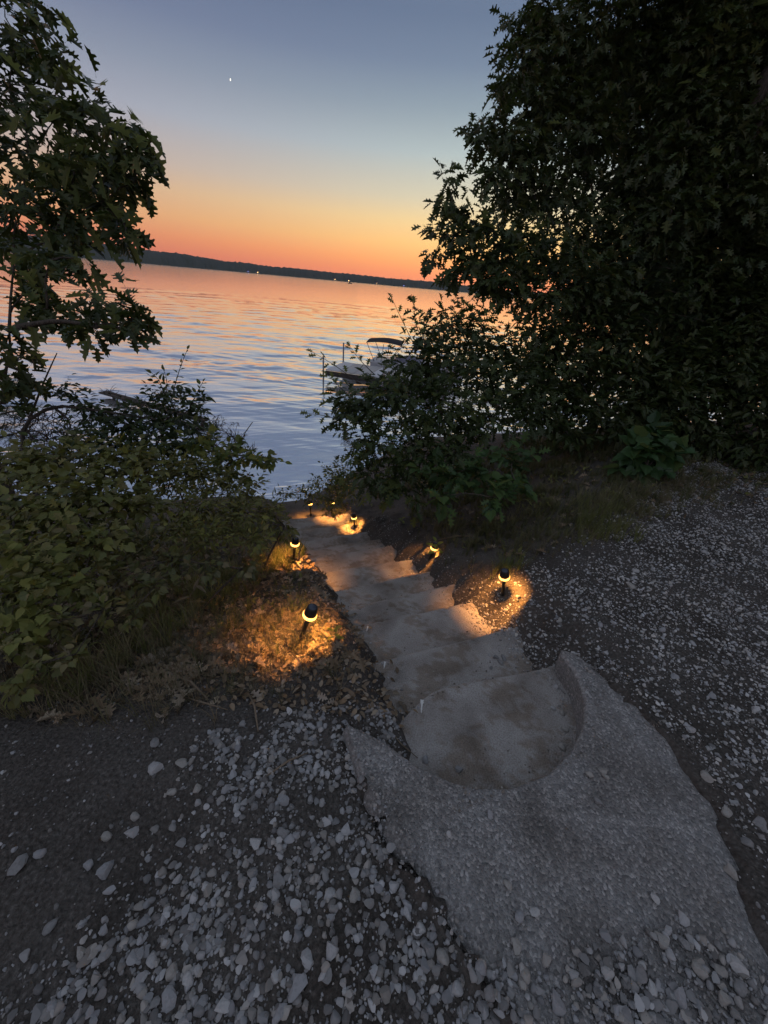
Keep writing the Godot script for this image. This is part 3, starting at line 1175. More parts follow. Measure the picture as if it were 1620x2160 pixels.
func px_lobes(t: Node3D, trs: Array, tw: SurfaceTool, list: Array, leaf: float, dens: float, per: int, root: Callable, droop := 0.25, thick := 0.02, flat := 0.8):
	# list: picture place, distance and reach of each clump of the crown, turned into metres here
	var todo := []
	for l in list:
		var mid := at(l[0], l[1], l[2])
		var r: float = l[3] * l[2] / LENS
		var n := int(dens * pow(r / 0.4, 2.2) * (l[4] if l.size() > 4 else 1.0)) + 3
		lobe(trs, tw, mid, Vector3(r, r * flat, r), n, per, leaf, droop, 0.7, minf(leaf * 3.0, r * 0.9))
		var from: Vector3 = root.call(mid)
		todo.append([from.distance_to(mid), mid, from])
	# limbs: each clump hangs on the nearest clump already joined, or on the stem
	todo.sort_custom(func(a, b): return a[0] < b[0])
	var joined := []
	for d in todo:
		var best: Vector3 = d[2]
		var cost: float = d[0]
		var depth := 0
		for j in joined:
			var c: float = j[0].distance_to(d[1]) + 0.12 * j[1]
			if c < cost:
				cost = c
				best = j[0]
				depth = j[1] + 1
		joined.append([d[1], depth])
		var L := best.distance_to(d[1])
		var bend := best.lerp(d[1], 0.5) + Vector3(0, 0.06 * L, 0) + rv() * 0.10 * L
		limb(t, "branch", [best, bend, d[1]], thick / (1.0 + 0.5 * depth), thick * 0.45 / (1.0 + 0.5 * depth), 6)

func trees():
	# oak on the left, its boughs reaching over the bank
	var base := Vector3(-4.9, height(-4.9, -2.7), -2.7)
	var t := thing("oak_tree", base, "dark oak whose lobed leaves overhang the vine-covered bank", "tree")
	var top := base + Vector3(0.3, 6.5, 0.2)
	limb(t, "trunk", [base + Vector3(0, -0.3, 0), base + Vector3(0.15, 2.0, 0), base + Vector3(0.1, 4.0, 0.1), top], 0.16, 0.05, 12)
	var trunk_at := func(mid: Vector3) -> Vector3:
		return base + Vector3(0.1, clampf(mid.y - base.y - 0.5, 0.6, 6.0), 0.05)
	var trs := []
	var tw := begin()
	var left := [[40, 80, 3.0, 75], [95, 110, 2.9, 45, 0.8], [10, 20, 3.1, 60], [85, 5, 2.9, 25, 0.6], [20, 190, 3.1, 90], [120, 245, 2.8, 75], [215, 250, 2.7, 60], [285, 280, 2.6, 45], [295, 330, 2.6, 40], [60, 330, 2.9, 110], [170, 330, 2.8, 90], [245, 355, 2.7, 65], [285, 385, 2.7, 32, 0.8], [50, 440, 2.9, 90], [150, 430, 2.8, 75], [215, 430, 2.7, 50], [262, 470, 2.65, 30, 0.9], [265, 500, 2.65, 22, 0.7], [110, 500, 2.8, 55], [30, 540, 2.8, 50], [105, 550, 2.6, 42], [155, 545, 2.6, 25, 0.7], [50, 620, 2.8, 60], [100, 650, 2.7, 55], [20, 700, 2.8, 60, 0.8], [15, 770, 2.9, 50, 0.8], [60, 790, 3.0, 35, 0.6], [10, 850, 3.0, 45, 0.7]]
	px_lobes(t, trs, tw, left, 0.13, 29.0, 6, trunk_at, 0.3, 0.03)
	var spur := [[235, 640, 2.35, 58], [285, 660, 2.3, 38], [200, 690, 2.4, 40], [265, 700, 2.3, 40], [300, 690, 2.3, 22, 0.7]]
	px_lobes(t, trs, tw, spur, 0.105, 44.0, 6, func(mid): return at(40, 690, 2.6) if mid.y > -90.0 else Vector3.INF, 0.3, 0.02)
	put("twig", done(tw), M.twig, t).set_meta("kind", "stuff")
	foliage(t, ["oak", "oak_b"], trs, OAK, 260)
	print("left oak ", trs.size())
	# big oak on the right
	base = Vector3(4.8, height(4.8, -7.7), -7.7)
	t = thing("oak_tree", base, "tall dark oak towering over the gravel with its crown against the sky", "tree")
	limb(t, "trunk", [base + Vector3(0, -0.3, 0), base + Vector3(-0.1, 2.0, 0), base + Vector3(-0.2, 5.0, 0.1), base + Vector3(-0.1, 9.5, 0.2)], 0.24, 0.06, 14)
	var b2 := base
	trunk_at = func(mid: Vector3) -> Vector3:
		return b2 + Vector3(-0.15, clampf(mid.y - b2.y - 0.6, 0.8, 8.5), 0.05)
	trs = []
	tw = begin()
	var right := [[1130, 40, 5.2, 70], [1180, 110, 5.3, 100], [1100, 120, 5.1, 50], [1075, 180, 5.0, 45], [1130, 230, 5.2, 80], [1040, 270, 5.0, 55], [1010, 300, 4.9, 32, 0.8], [1090, 330, 5.0, 80], [1050, 390, 5.0, 50], [945, 385, 4.8, 32, 0.8], [955, 440, 4.8, 42, 0.8], [935, 500, 4.8, 40, 0.8], [915, 545, 4.8, 24, 0.7], [985, 490, 4.8, 50], [1000, 550, 4.8, 55], [960, 575, 4.8, 28, 0.8], [1060, 500, 4.9, 65], [1070, 580, 4.8, 70], [1030, 610, 4.8, 35, 0.9], [1130, 430, 5.2, 70, 0.8], [1200, 300, 5.4, 100], [1190, 400, 5.4, 70, 0.7], [1150, 540, 5.0, 80], [1230, 180, 5.5, 110], [1270, 60, 5.6, 130], [1230, 500, 5.4, 80, 0.8], [1290, 300, 5.6, 80, 0.8], [1310, 420, 5.6, 100, 0.9], [1360, 180, 5.8, 130, 0.9], [1400, 60, 5.8, 130], [1400, 320, 5.8, 120], [1440, 450, 5.8, 120], [1340, 540, 5.4, 100], [1500, 150, 5.8, 140], [1530, 30, 5.8, 150], [1520, 300, 5.8, 140], [1590, 420, 5.8, 150], [1600, 200, 5.8, 130, 0.8], [1450, 570, 5.6, 120], [1570, 560, 5.6, 130], [1150, 620, 4.9, 60], [1230, 600, 5.1, 80], [1450, 240, 5.0, 90], [1490, 140, 5.0, 90], [1520, 50, 5.0, 90], [1420, 360, 5.0, 90], [1400, 470, 5.0, 80], [1560, 300, 5.0, 90], [1530, 420, 5.0, 90]]
	px_lobes(t, trs, tw, right, 0.135, 37.0, 6, trunk_at, 0.35, 0.035)
	for k in 20:
		var a := rng.randf() * TAU
		var rr := 3.0 * sqrt(rng.randf())
		lobe(trs, tw, base + Vector3(cos(a) * rr + 0.6, rng.randf_range(5.4, 10.0), sin(a) * rr), Vector3(1.2, 0.9, 1.2), 34, 5, 0.26, 0.25, 0.7, 0.45)
	put("twig", done(tw), M.twig, t).set_meta("kind", "stuff")
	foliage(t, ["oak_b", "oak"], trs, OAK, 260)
	print("right oak ", trs.size())
	# white pine between the oak and the lake
	pine(Vector3(3.3, 0, -6.4), 3.1, "soft-needled pine behind the tall oak with drooping dark boughs", 1.9, 1)
	pine(Vector3(5.6, 0, -4.4), 4.4, "dark young pine at the far edge of the gravel", 1.7, 2)
	pine(Vector3(-4.6, 0, -3.9), 3.4, "thin pine sapling below the overhanging oak on the bank", 1.0, 3)
	# trees farther along the shore that close the view to the side
	for k in 3:
		var p: Vector3 = [Vector3(7.5, 0, -7.5), Vector3(8.5, 0, -4.2), Vector3(5.8, 0, -8.6)][k]
		p.y = height(p.x, p.z)
		t = thing("background_oak", p, ["shadowed oak on the shore slope behind the pine", "dense dark oak at the far side of the gravel lot", "dark leafy oak hiding the shore beyond the bush"][k], "tree", "dark trees along the shore")
		limb(t, "trunk", [p + Vector3(0, -0.3, 0), p + Vector3(0.1, 2.5, 0), p + Vector3(0, 6, 0)], 0.2, 0.05, 10)
		trs = []
		tw = begin()
		for j in 34:
			var a := rng.randf() * TAU
			var rr := 2.3 * sqrt(rng.randf())
			var q := p + Vector3(cos(a) * rr, 0.7 + 7.0 * rng.randf(), sin(a) * rr)
			lobe(trs, tw, q, Vector3(0.9, 0.7, 0.9), 24, 5, 0.21, 0.25, 0.7, 0.4)
		put("twig", done(tw), M.twig, t).set_meta("kind", "stuff")
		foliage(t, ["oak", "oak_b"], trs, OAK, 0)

func pine(p: Vector3, tall: float, label: String, reach: float, seed_: int):
	p.y = height(p.x, p.z)
	var t := thing("pine_tree", p, label, "tree")
	limb(t, "trunk", [p + Vector3(0, -0.3, 0), p + Vector3(0.05, tall * 0.5, 0), p + Vector3(0, tall, 0.05)], 0.09 + tall * 0.008, 0.02, 10)
	var trs := []
	var y := 0.35
	while y < tall - 0.2:
		for k in 5:
			var a := k * TAU / 5.0 + rng.randf() * 1.2
			var L := reach * (1.05 - y / tall) * rng.randf_range(0.7, 1.1)
			var d := Vector3(cos(a), 0.12, sin(a))
			var from := p + Vector3(0, y + rng.randf() * 0.2, 0)
			limb(t, "branch", [from, from + d * L * 0.6, from + d * L + Vector3(0, -0.1 * L, 0)], 0.02, 0.004, 5)
			var m := int(L * 34) + 8
			for j in m:
				var f := 0.2 + 0.8 * (j / float(m))
				var q := from + d * L * f + Vector3(0, -0.1 * L * f * f, 0) + rv() * Vector3(0.16, 0.07, 0.16) * (1.2 - f * 0.5)
				var nd := (d + rv() * 0.8 + Vector3(0, 0.1, 0)).normalized()
				trs.append(Transform3D(leaf_basis(nd, Vector3.UP, rng.randf_range(0.10, 0.15)), q))
		y += 0.34
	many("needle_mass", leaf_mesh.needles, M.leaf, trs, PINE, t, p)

func bush(called: String, label: String, base: Vector3, list: Array, kinds: Array, tones: Array, leaf: float, dens: float, per: int, single: int, droop := 0.2, group := "", through := 0.5, thick := 0.012) -> Node3D:
	base.y = height(base.x, base.z)
	var t := thing(called, base, label, "shrub", group)
	var trs := []
	var tw := begin()
	px_lobes(t, trs, tw, list, leaf, dens, per, func(mid): return base + Vector3(rng.randf_range(-0.1, 0.1), -0.03, rng.randf_range(-0.1, 0.1)), droop, thick)
	put("twig", done(tw), M.twig, t).set_meta("kind", "stuff")
	foliage(t, kinds, trs, tones, single, "crown", through)
	return t

func sprig(t: Node3D, path: Array, kinds: Array, tones: Array, leaf: float, n: int):
	# one upright shoot with alternate leaves, each leaf a part
	limb(t, "shoot", path, 0.006, 0.002, 5)
	var c := Curve3D.new()
	for p in path:
		c.add_point(p)
	var L := c.get_baked_length()
	for j in n:
		var f := 0.25 + 0.75 * (j + 0.5) / n
		var p := c.sample_baked(L * f)
		var d := (c.sample_baked(minf(L, L * f + 0.05)) - c.sample_baked(maxf(0, L * f - 0.05))).normalized()
		var side := d.cross(Vector3(0.2, 0.1, 1).rotated(d, j * 2.4)).normalized()
		var ld := (d * 0.6 + side * 0.9 + rv() * 0.2).normalized()
		if j == n - 1:
			ld = d
		var size := leaf * rng.randf_range(0.7, 1.1)
		var o := put("leaf", leaf_mesh[kinds[j % kinds.size()]], tint_material(tones[j % tones.size()], 0.5), t)
		o.transform = Transform3D(leaf_basis(ld, (Vector3.UP + rv() * 0.4 + Vector3.BACK * 0.5).normalized(), size), p + ld * size * 0.2 - t.position)

func shrubs():
	# oak sapling thicket on the right of the steps
	var b := bush("oak_shrub", "dark oak shrub hiding the boat, its sprigs standing against the lake", Vector3(0.55, 0, -4.6), [
		[885, 715, 4.6, 42], [930, 690, 4.6, 60], [1000, 700, 4.7, 70], [1060, 730, 4.7, 60], [870, 770, 4.5, 60], [930, 770, 4.5, 80], [1010, 790, 4.6, 80], [1090, 800, 4.6, 80], [800, 830, 4.4, 50], [760, 835, 4.3, 34, 0.8], [830, 850, 4.3, 85], [930, 870, 4.3, 95], [1030, 880, 4.4, 90], [745, 870, 4.2, 55], [770, 930, 4.1, 62], [860, 950, 4.1, 80], [950, 960, 4.1, 70], [790, 1000, 4.1, 60], [860, 1030, 4.0, 55], [725, 850, 4.2, 30, 0.8], [1120, 870, 4.6, 70]],
		["oak", "oak_b"], [Color(0.05, 0.078, 0.024), Color(0.065, 0.088, 0.03), Color(0.045, 0.065, 0.022)], 0.105, 42.0, 6, 240)
	for p in [[[880, 740], [850, 680], [826, 628]], [[900, 730], [878, 690], [874, 640]], [[950, 690], [965, 660], [1000, 628]], [[760, 810], [705, 770], [658, 742]], [[790, 790], [755, 755], [738, 730]], [[740, 900], [700, 880], [650, 872]], [[730, 830], [700, 800], [690, 790]], [[1010, 700], [1030, 665], [1035, 655]]]:
		var path := []
		for k in 3:
			path.append(at(p[k][0], p[k][1], 4.35))
		sprig(b, path, ["oak"], OAK, 0.10, 9)
	# understory between the shrub and the pine
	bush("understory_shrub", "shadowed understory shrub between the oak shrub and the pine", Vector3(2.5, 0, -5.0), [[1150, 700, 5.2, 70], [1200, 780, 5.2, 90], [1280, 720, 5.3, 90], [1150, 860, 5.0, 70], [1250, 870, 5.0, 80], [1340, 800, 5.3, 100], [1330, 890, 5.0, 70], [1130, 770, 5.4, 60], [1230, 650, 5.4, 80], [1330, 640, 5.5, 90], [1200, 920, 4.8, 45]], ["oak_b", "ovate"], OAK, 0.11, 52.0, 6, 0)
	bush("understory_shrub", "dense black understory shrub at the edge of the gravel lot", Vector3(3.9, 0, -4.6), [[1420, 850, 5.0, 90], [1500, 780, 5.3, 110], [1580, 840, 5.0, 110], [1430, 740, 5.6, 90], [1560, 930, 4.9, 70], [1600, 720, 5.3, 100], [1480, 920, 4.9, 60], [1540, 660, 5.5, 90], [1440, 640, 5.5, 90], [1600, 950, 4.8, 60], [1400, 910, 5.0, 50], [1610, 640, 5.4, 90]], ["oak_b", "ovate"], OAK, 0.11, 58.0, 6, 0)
	# fine green shrub at the water side of the oak shrub
	bush("small_leaf_shrub", "small pale green shrub at the foot of the oak shrub by the beach", Vector3(-0.55, 0, -5.4), [[715, 1000, 5.2, 42], [690, 1030, 5.3, 38], [740, 1030, 5.0, 40], [650, 1045, 5.6, 30, 0.8], [605, 1043, 6.0, 18], [700, 1060, 5.2, 32]], ["ovate", "lance"], SHRUB, 0.055, 150.0, 7, 40)
	# low broad-leaved plants in front of the oak shrub
	bush("broadleaf_plant", "deep green broadleaf plant on the bank under the oak shrub", Vector3(1.2, 0, -3.5), [[900, 985, 3.9, 38], [960, 1000, 3.8, 42], [1020, 990, 3.8, 45], [1080, 975, 3.8, 45], [1090, 1020, 3.6, 40], [1040, 1050, 3.5, 30], [930, 1050, 3.6, 30]], ["vine", "oak"], [Color(0.05, 0.10, 0.03), Color(0.04, 0.08, 0.028), Color(0.065, 0.11, 0.035)], 0.11, 38.0, 5, 90)
	bush("broadleaf_plant", "tall large-leaved plant alone before the black shrubs on the lot", Vector3(2.95, 0, -3.95), [[1370, 925, 4.2, 38], [1340, 955, 4.2, 34], [1395, 960, 4.2, 38], [1365, 985, 4.15, 34], [1330, 985, 4.15, 22]], ["vine"], [Color(0.05, 0.10, 0.035), Color(0.04, 0.085, 0.03)], 0.15, 52.0, 5, 90)
	# left bank: vine thicket
	bush("vine_thicket", "broad-leaved vine thicket heaped over the bank beside the steps", Vector3(-1.9, 0, -2.0), [
		[30, 990, 2.5, 65], [110, 980, 2.5, 65], [200, 975, 2.55, 65], [280, 985, 2.6, 60], [50, 1070, 2.2, 75], [140, 1060, 2.2, 75], [230, 1050, 2.3, 70], [310, 1060, 2.4, 55], [30, 1160, 2.0, 75], [120, 1150, 2.0, 75], [205, 1140, 2.1, 65], [20, 1250, 1.85, 70], [95, 1240, 1.85, 65], [170, 1225, 1.95, 50, 0.8], [15, 1340, 1.75, 55], [70, 1330, 1.75, 45, 0.8]],
		["vine", "vine", "ovate", "oak_b"], VINE, 0.056, 210.0, 5, 290, 0.1)
	# finer leaved growth continuing down to the lamps
	bush("small_leaf_shrub", "fine-leaved green shrub spilling towards the lamp in the grass", Vector3(-1.1, 0, -2.6), [[360, 1000, 2.8, 60], [430, 1000, 2.9, 55], [500, 1030, 3.0, 50], [420, 1070, 2.7, 58], [500, 1090, 2.8, 52], [560, 1080, 3.0, 40], [600, 1110, 3.1, 26, 0.9], [530, 1140, 2.7, 38], [450, 1130, 2.55, 45, 0.9], [380, 1120, 2.45, 45]], ["ovate", "lance", "lance"], SHRUB, 0.05, 330.0, 7, 220, 0.1)
	bush("low_growth", "low tangled weeds sprawling from the thicket onto the leaf litter", Vector3(-1.25, 0, -1.75), [[300, 1150, 2.25, 40], [370, 1180, 2.3, 38], [440, 1195, 2.35, 34], [260, 1215, 2.1, 40], [330, 1235, 2.1, 34], [215, 1290, 1.9, 38, 0.8], [280, 1290, 1.95, 28, 0.8], [130, 1310, 1.8, 38, 0.8], [160, 1380, 1.72, 32, 0.7], [90, 1400, 1.66, 36, 0.8], [30, 1430, 1.6, 38, 0.8], [510, 1200, 2.5, 24, 0.8]], ["lance", "ovate", "vine"], [Color(0.15, 0.15, 0.05), Color(0.11, 0.12, 0.04), Color(0.19, 0.16, 0.08), Color(0.10, 0.105, 0.045)], 0.045, 300.0, 6, 150, 0.1)
	# taller shrub with an upright sprig, and the branch that reaches out over the beach
	var s := bush("leafy_shrub", "taller leafy shrub with one upright sprig standing before the lake", Vector3(-2.0, 0, -3.3), [[350, 830, 3.6, 45, 0.8], [380, 880, 3.5, 60], [310, 890, 3.5, 60, 0.9], [410, 850, 3.6, 30, 0.7], [250, 880, 3.4, 55], [180, 860, 3.4, 45, 0.9], [330, 940, 3.3, 70], [240, 940, 3.2, 60], [400, 940, 3.3, 55], [150, 930, 3.1, 55, 0.8], [120, 830, 3.4, 42, 0.7]], ["ovate"], [Color(0.04, 0.065, 0.02), Color(0.055, 0.08, 0.024), Color(0.035, 0.05, 0.018)], 0.062, 110.0, 7, 150)
	for p in [[[360, 850], [375, 790], [396, 735]], [[350, 840], [335, 800], [318, 785]], [[400, 860], [415, 830], [428, 805]], [[350, 850], [352, 800], [345, 780]]]:
		var path := []
		for k in 3:
			path.append(at(p[k][0], p[k][1], 3.6))
		sprig(s, path, ["ovate"], OAK, 0.06, 12)
	var br := bush("arching_shrub", "yellow-green branch arching out over the beach from the thicket", Vector3(-1.5, 0, -3.0), [[430, 930, 3.2, 38], [470, 950, 3.2, 40], [510, 965, 3.2, 35], [550, 970, 3.2, 24, 0.8], [580, 972, 3.2, 17, 0.8], [460, 1000, 3.1, 45], [510, 1000, 3.1, 22, 0.7]], ["ovate", "vine"], [Color(0.11, 0.14, 0.03), Color(0.08, 0.11, 0.03), Color(0.15, 0.15, 0.03)], 0.062, 100.0, 6, 120, 0.15)
	sprig(br, [at(500, 960, 3.25), at(560, 965, 3.25), at(603, 975, 3.25)], ["ovate"], [Color(0.11, 0.14, 0.03)], 0.06, 9)
	limb(br, "bare_twig", [at(505, 945, 3.2), at(515, 915, 3.2), at(533, 890, 3.2)], 0.006, 0.003, 5)
	# dark crooked branch in the gap at the left
	var cb := thing("crooked_sapling", Vector3(-2.95, height(-2.95, -2.7), -2.7), "bare crooked sapling bent over beneath the oak boughs", "sapling")
	limb(cb, "stem", [cb.position, at(45, 930, 3.3), at(70, 880, 3.3), at(110, 857, 3.3), at(180, 862, 3.3), at(330, 885, 3.4)], 0.028, 0.008, 8)
	limb(cb, "branch", [at(110, 857, 3.3), at(150, 890, 3.3), at(135, 930, 3.2)], 0.012, 0.005, 6)
	limb(cb, "branch", [at(60, 890, 3.3), at(95, 800, 3.3), at(120, 745, 3.4)], 0.012, 0.004, 6)

func scatter(n: int, x0: float, x1: float, z0: float, z1: float, keep: Callable) -> Array:
	var out := []
	for k in n:
		var x := rng.randf_range(x0, x1)
		var z := rng.randf_range(z0, z1)
		if rng.randf() < keep.call(x, z):
			out.append(Vector3(x, surf(x, z), z))
	return out

func sxz(x: float, z: float) -> Vector2:
	return Vector2(-0.39 * x - 0.92 * z, 0.92 * x - 0.39 * z)

func ground_plants():
	# grass on both banks
	var G := [Color(0.09, 0.12, 0.03), Color(0.07, 0.10, 0.028), Color(0.13, 0.14, 0.045), Color(0.16, 0.14, 0.07)]
	var D := [Color(0.20, 0.16, 0.10), Color(0.15, 0.12, 0.075), Color(0.11, 0.11, 0.05)]
	var left := scatter(5200, -3.2, 0.3, -4.6, -0.8, func(x, z):
		var c := sxz(x, z)
		return (1.0 - smoothstep(0.28, 0.42, c.y)) * smoothstep(1.25, 1.9, c.x) * (0.5 + 0.5 * noise.get_noise_2d(x * 2.0, z * 2.0)))
	var trs := []
	for p in left:
		trs.append(Transform3D(Basis(Vector3.UP, rng.randf() * TAU).scaled(Vector3.ONE * rng.randf_range(0.07, 0.2)), p))
	var g := many("bank_grass", leaf_mesh.grass, M.leaf, trs, G, self)
	tag(g, "rough green grass on the bank beside the thicket", "grass")
	var right := scatter(19000, 0.3, 4.6, -6.5, -1.9, func(x, z):
		var c := sxz(x, z)
		var k := smoothstep(1.62, 1.95, c.y) * smoothstep(1.7, 2.3, c.x - 0.25 * maxf(0, c.y - 3.2) * 0.0) * (1.0 - smoothstep(4.2, 6.0, c.y) * 0.7)
		return k * clampf(0.35 + 0.9 * noise.get_noise_2d(x * 1.6 + 9.0, z * 1.6), 0.03, 1.0))
	trs = []
	for p in right:
		trs.append(Transform3D(Basis(Vector3.UP, rng.randf() * TAU).scaled(Vector3.ONE * rng.randf_range(0.08, 0.22)), p))
	g = many("bank_grass", leaf_mesh.grass, M.leaf, trs, [Color(0.11, 0.12, 0.045), Color(0.13, 0.13, 0.055), Color(0.20, 0.17, 0.10), Color(0.08, 0.095, 0.035)], self)
	tag(g, "thin grass over the bank between the gravel and the shrubs", "grass")
	# dry fringe where the bank breaks off
	trs = []
	for p in scatter(1500, 0.6, 3.6, -3.9, -1.9, func(x, z):
		var c := sxz(x, z)
		return smoothstep(1.6, 1.8, c.y) * (1.0 - smoothstep(0.10, 0.35, absf(c.x - 1.95 - 0.12 * (c.y - 2.0))))):
		trs.append(Transform3D(Basis(Vector3.UP, rng.randf() * TAU).scaled(Vector3.ONE * rng.randf_range(0.08, 0.2)), p))
	for p in scatter(2400, -2.2, 0.2, -2.8, -0.85, func(x, z):
		var c := sxz(x, z)
		return (1.0 - smoothstep(0.3, 0.45, c.y)) * (1.0 - smoothstep(0.15, 0.5, absf(c.x - 1.5)))):
		trs.append(Transform3D(Basis(Vector3.UP, rng.randf() * TAU).scaled(Vector3.ONE * rng.randf_range(0.08, 0.24)), p))
	g = many("dry_grass", leaf_mesh.grass_dry, M.dry, trs, D, self)
	tag(g, "dry straw-coloured grass along the broken edges of both banks", "grass")
	# plants that catch the lamplight
	clump("grass_clump", "tall bright grass clump around the lamp at the thicket edge", on_ground(610, 1180), 26, 0.34, 0.14, G)
	clump("grass_clump", "grass clump just behind the ring-lit lamp in the gravel", on_ground(1068, 1205), 22, 0.26, 0.12, G)
	clump("grass_clump", "few grass blades rising behind the leaning lamp", on_ground(640, 1290), 9, 0.24, 0.07, G)
	clump("grass_clump", "wide tussock of grass on the bank behind the gravel", on_ground(1270, 1110), 60, 0.30, 0.30, [Color(0.10, 0.11, 0.04), Color(0.13, 0.13, 0.05), Color(0.08, 0.09, 0.03)])
	clump("grass_clump", "weedy tuft around the lamp sunk beside the lower steps", on_ground(738, 1112), 24, 0.24, 0.14, G)
	clump("grass_clump", "low weeds in front of the lamp by the glowing leaf", on_ground(715, 1080), 20, 0.22, 0.16, G)
	for p in [[600, 1192, 0.24], [650, 1172, 0.2], [565, 1215, 0.24], [520, 1240, 0.24], [475, 1265, 0.26], [430, 1290, 0.24], [385, 1320, 0.26], [330, 1352, 0.26], [275, 1385, 0.26], [215, 1420, 0.24], [150, 1452, 0.24], [80, 1480, 0.22], [540, 1180, 0.28], [480, 1215, 0.3], [400, 1255, 0.3], [320, 1300, 0.3]]:
		clump("grass_clump", "olive grass clump at the foot of the vine thicket", on_ground(p[0], p[1]), 16, p[2], 0.10, [Color(0.12, 0.14, 0.045), Color(0.17, 0.155, 0.07), Color(0.10, 0.12, 0.035), Color(0.21, 0.18, 0.11)], "grass along the thicket foot")
	for p in [[1090, 1090, 0.22], [1140, 1080, 0.24], [1190, 1070, 0.24], [1240, 1060, 0.26], [1300, 1060, 0.26], [1340, 1080, 0.22], [1180, 1120, 0.2], [1230, 1130, 0.22], [1310, 1120, 0.2], [1110, 1130, 0.18], [1040, 1110, 0.2], [1380, 1050, 0.22]]:
		clump("grass_clump", "pale grass clump on the open bank below the black shrubs", on_ground(p[0], p[1]), 16, p[2], 0.14, [Color(0.15, 0.15, 0.065), Color(0.21, 0.18, 0.11), Color(0.12, 0.13, 0.045), Color(0.17, 0.16, 0.08)], "grass on the open bank")
	# small weeds over both banks
	var weeds := []
	for p in scatter(9000, -2.6, 4.6, -6.0, -1.0, func(x, z):
		var c := sxz(x, z)
		var on := smoothstep(1.75, 2.1, c.y) * smoothstep(1.8, 2.4, c.x) + (1.0 - smoothstep(0.25, 0.4, c.y)) * smoothstep(1.6, 2.2, c.x)
		return on * clampf(0.2 + noise.get_noise_2d(x * 1.9, z * 1.9 + 90.0), 0.02, 1.0)):
		for k in 3:
			var d := Vector3(rng.randf_range(-1, 1), rng.randf_range(0.2, 0.9), rng.randf_range(-1, 1))
			weeds.append(Transform3D(leaf_basis(d, Vector3.UP, rng.randf_range(0.025, 0.06)), p + Vector3(0, 0.01, 0) + d * 0.02))
	g = many("ground_weeds", leaf_mesh.ovate, M.leaf, weeds, SHRUB, self)
	tag(g, "small creeping weeds covering the banks beside the steps", "weeds")
	seedling("seedling", "yellow-green seedling lit by the lamp beside the steps", on_ground(915, 1178), 8, 0.085)
	seedling("seedling", "tiny bright green seedling in the leaf litter by the leaning lamp", on_ground(705, 1356), 6, 0.045)
	seedling("weed", "spindly dry weed standing on the bank under the oak shrub", on_ground(845, 1110), 7, 0.05)
	seedling("weed", "pale leaved weed at the crest of the bank near the grass", on_ground(1015, 1090), 8, 0.06)

func clump(called: String, label: String, p: Vector3, n: int, tall: float, wide: float, tones: Array, group := ""):
	var t := thing(called, p, label, "grass", group)
	for k in n:
		var o := put("tuft", leaf_mesh.grass, tint_material(tones[k % tones.size()], 0.5), t)
		var a := rng.randf() * TAU
		var r := wide * sqrt(rng.randf())
		var x := cos(a) * r
		var z := sin(a) * r
		o.transform = Transform3D(Basis(Vector3.UP, rng.randf() * TAU).scaled(Vector3.ONE * tall * rng.randf_range(0.5, 1.0)), Vector3(x, height(p.x + x, p.z + z) - p.y - 0.01, z))

func seedling(called: String, label: String, p: Vector3, n: int, leaf: float):
	var t := thing(called, p, label, "plant")
	var tones := [Color(0.12, 0.17, 0.03), Color(0.16, 0.19, 0.04)]
	var tall := leaf * 2.4
	var st := begin()
	tube(st, [Vector3(0, -0.02, 0), Vector3(0.01, tall * 0.5, 0), Vector3(0, tall, 0.01)], [0.004, 0.003, 0.002], 5)
	put("stem", done(st), M.twig, t)
	for k in n:
		var a := k * 2.4
		var f := 0.35 + 0.65 * k / n
		var d := Vector3(cos(a), 0.5 * f, sin(a)).normalized()
		var o := put("leaf", leaf_mesh.ovate, tint_material(tones[k % 2], 0.6), t)
		o.transform = Transform3D(leaf_basis(d, Vector3.UP, leaf * rng.randf_range(0.7, 1.1)), Vector3(0, tall * f, 0) + d * leaf * 0.2)

# ------------------------------------------------------------------ stones, litter

func stone_at(p: Vector3, size: float) -> Transform3D:
	var b := Basis(Vector3.UP, rng.randf() * TAU) * Basis(Vector3.RIGHT, rng.randf_range(-0.4, 0.4)) * Basis(Vector3.BACK, rng.randf_range(-0.4, 0.4))
	return Transform3D(b.scaled(Vector3.ONE * size), p + Vector3(0, size * 0.10, 0))

func gravel(called: String, label: String, spots: Array, lo: float, hi: float, tones: Array):
	var by := []
	for k in stone_mesh.size():
		by.append([])
	for i in spots.size():
		var size := lo * pow(hi / lo, pow(rng.randf(), 1.9))
		by[i % stone_mesh.size()].append(stone_at(spots[i], size))
	var t := thing(called, Vector3.ZERO, label, "gravel")
	t.set_meta("kind", "stuff")
	for k in by.size():
		if by[k].size():
			many("pebble", stone_mesh[k], M.stone, by[k], tones, t)

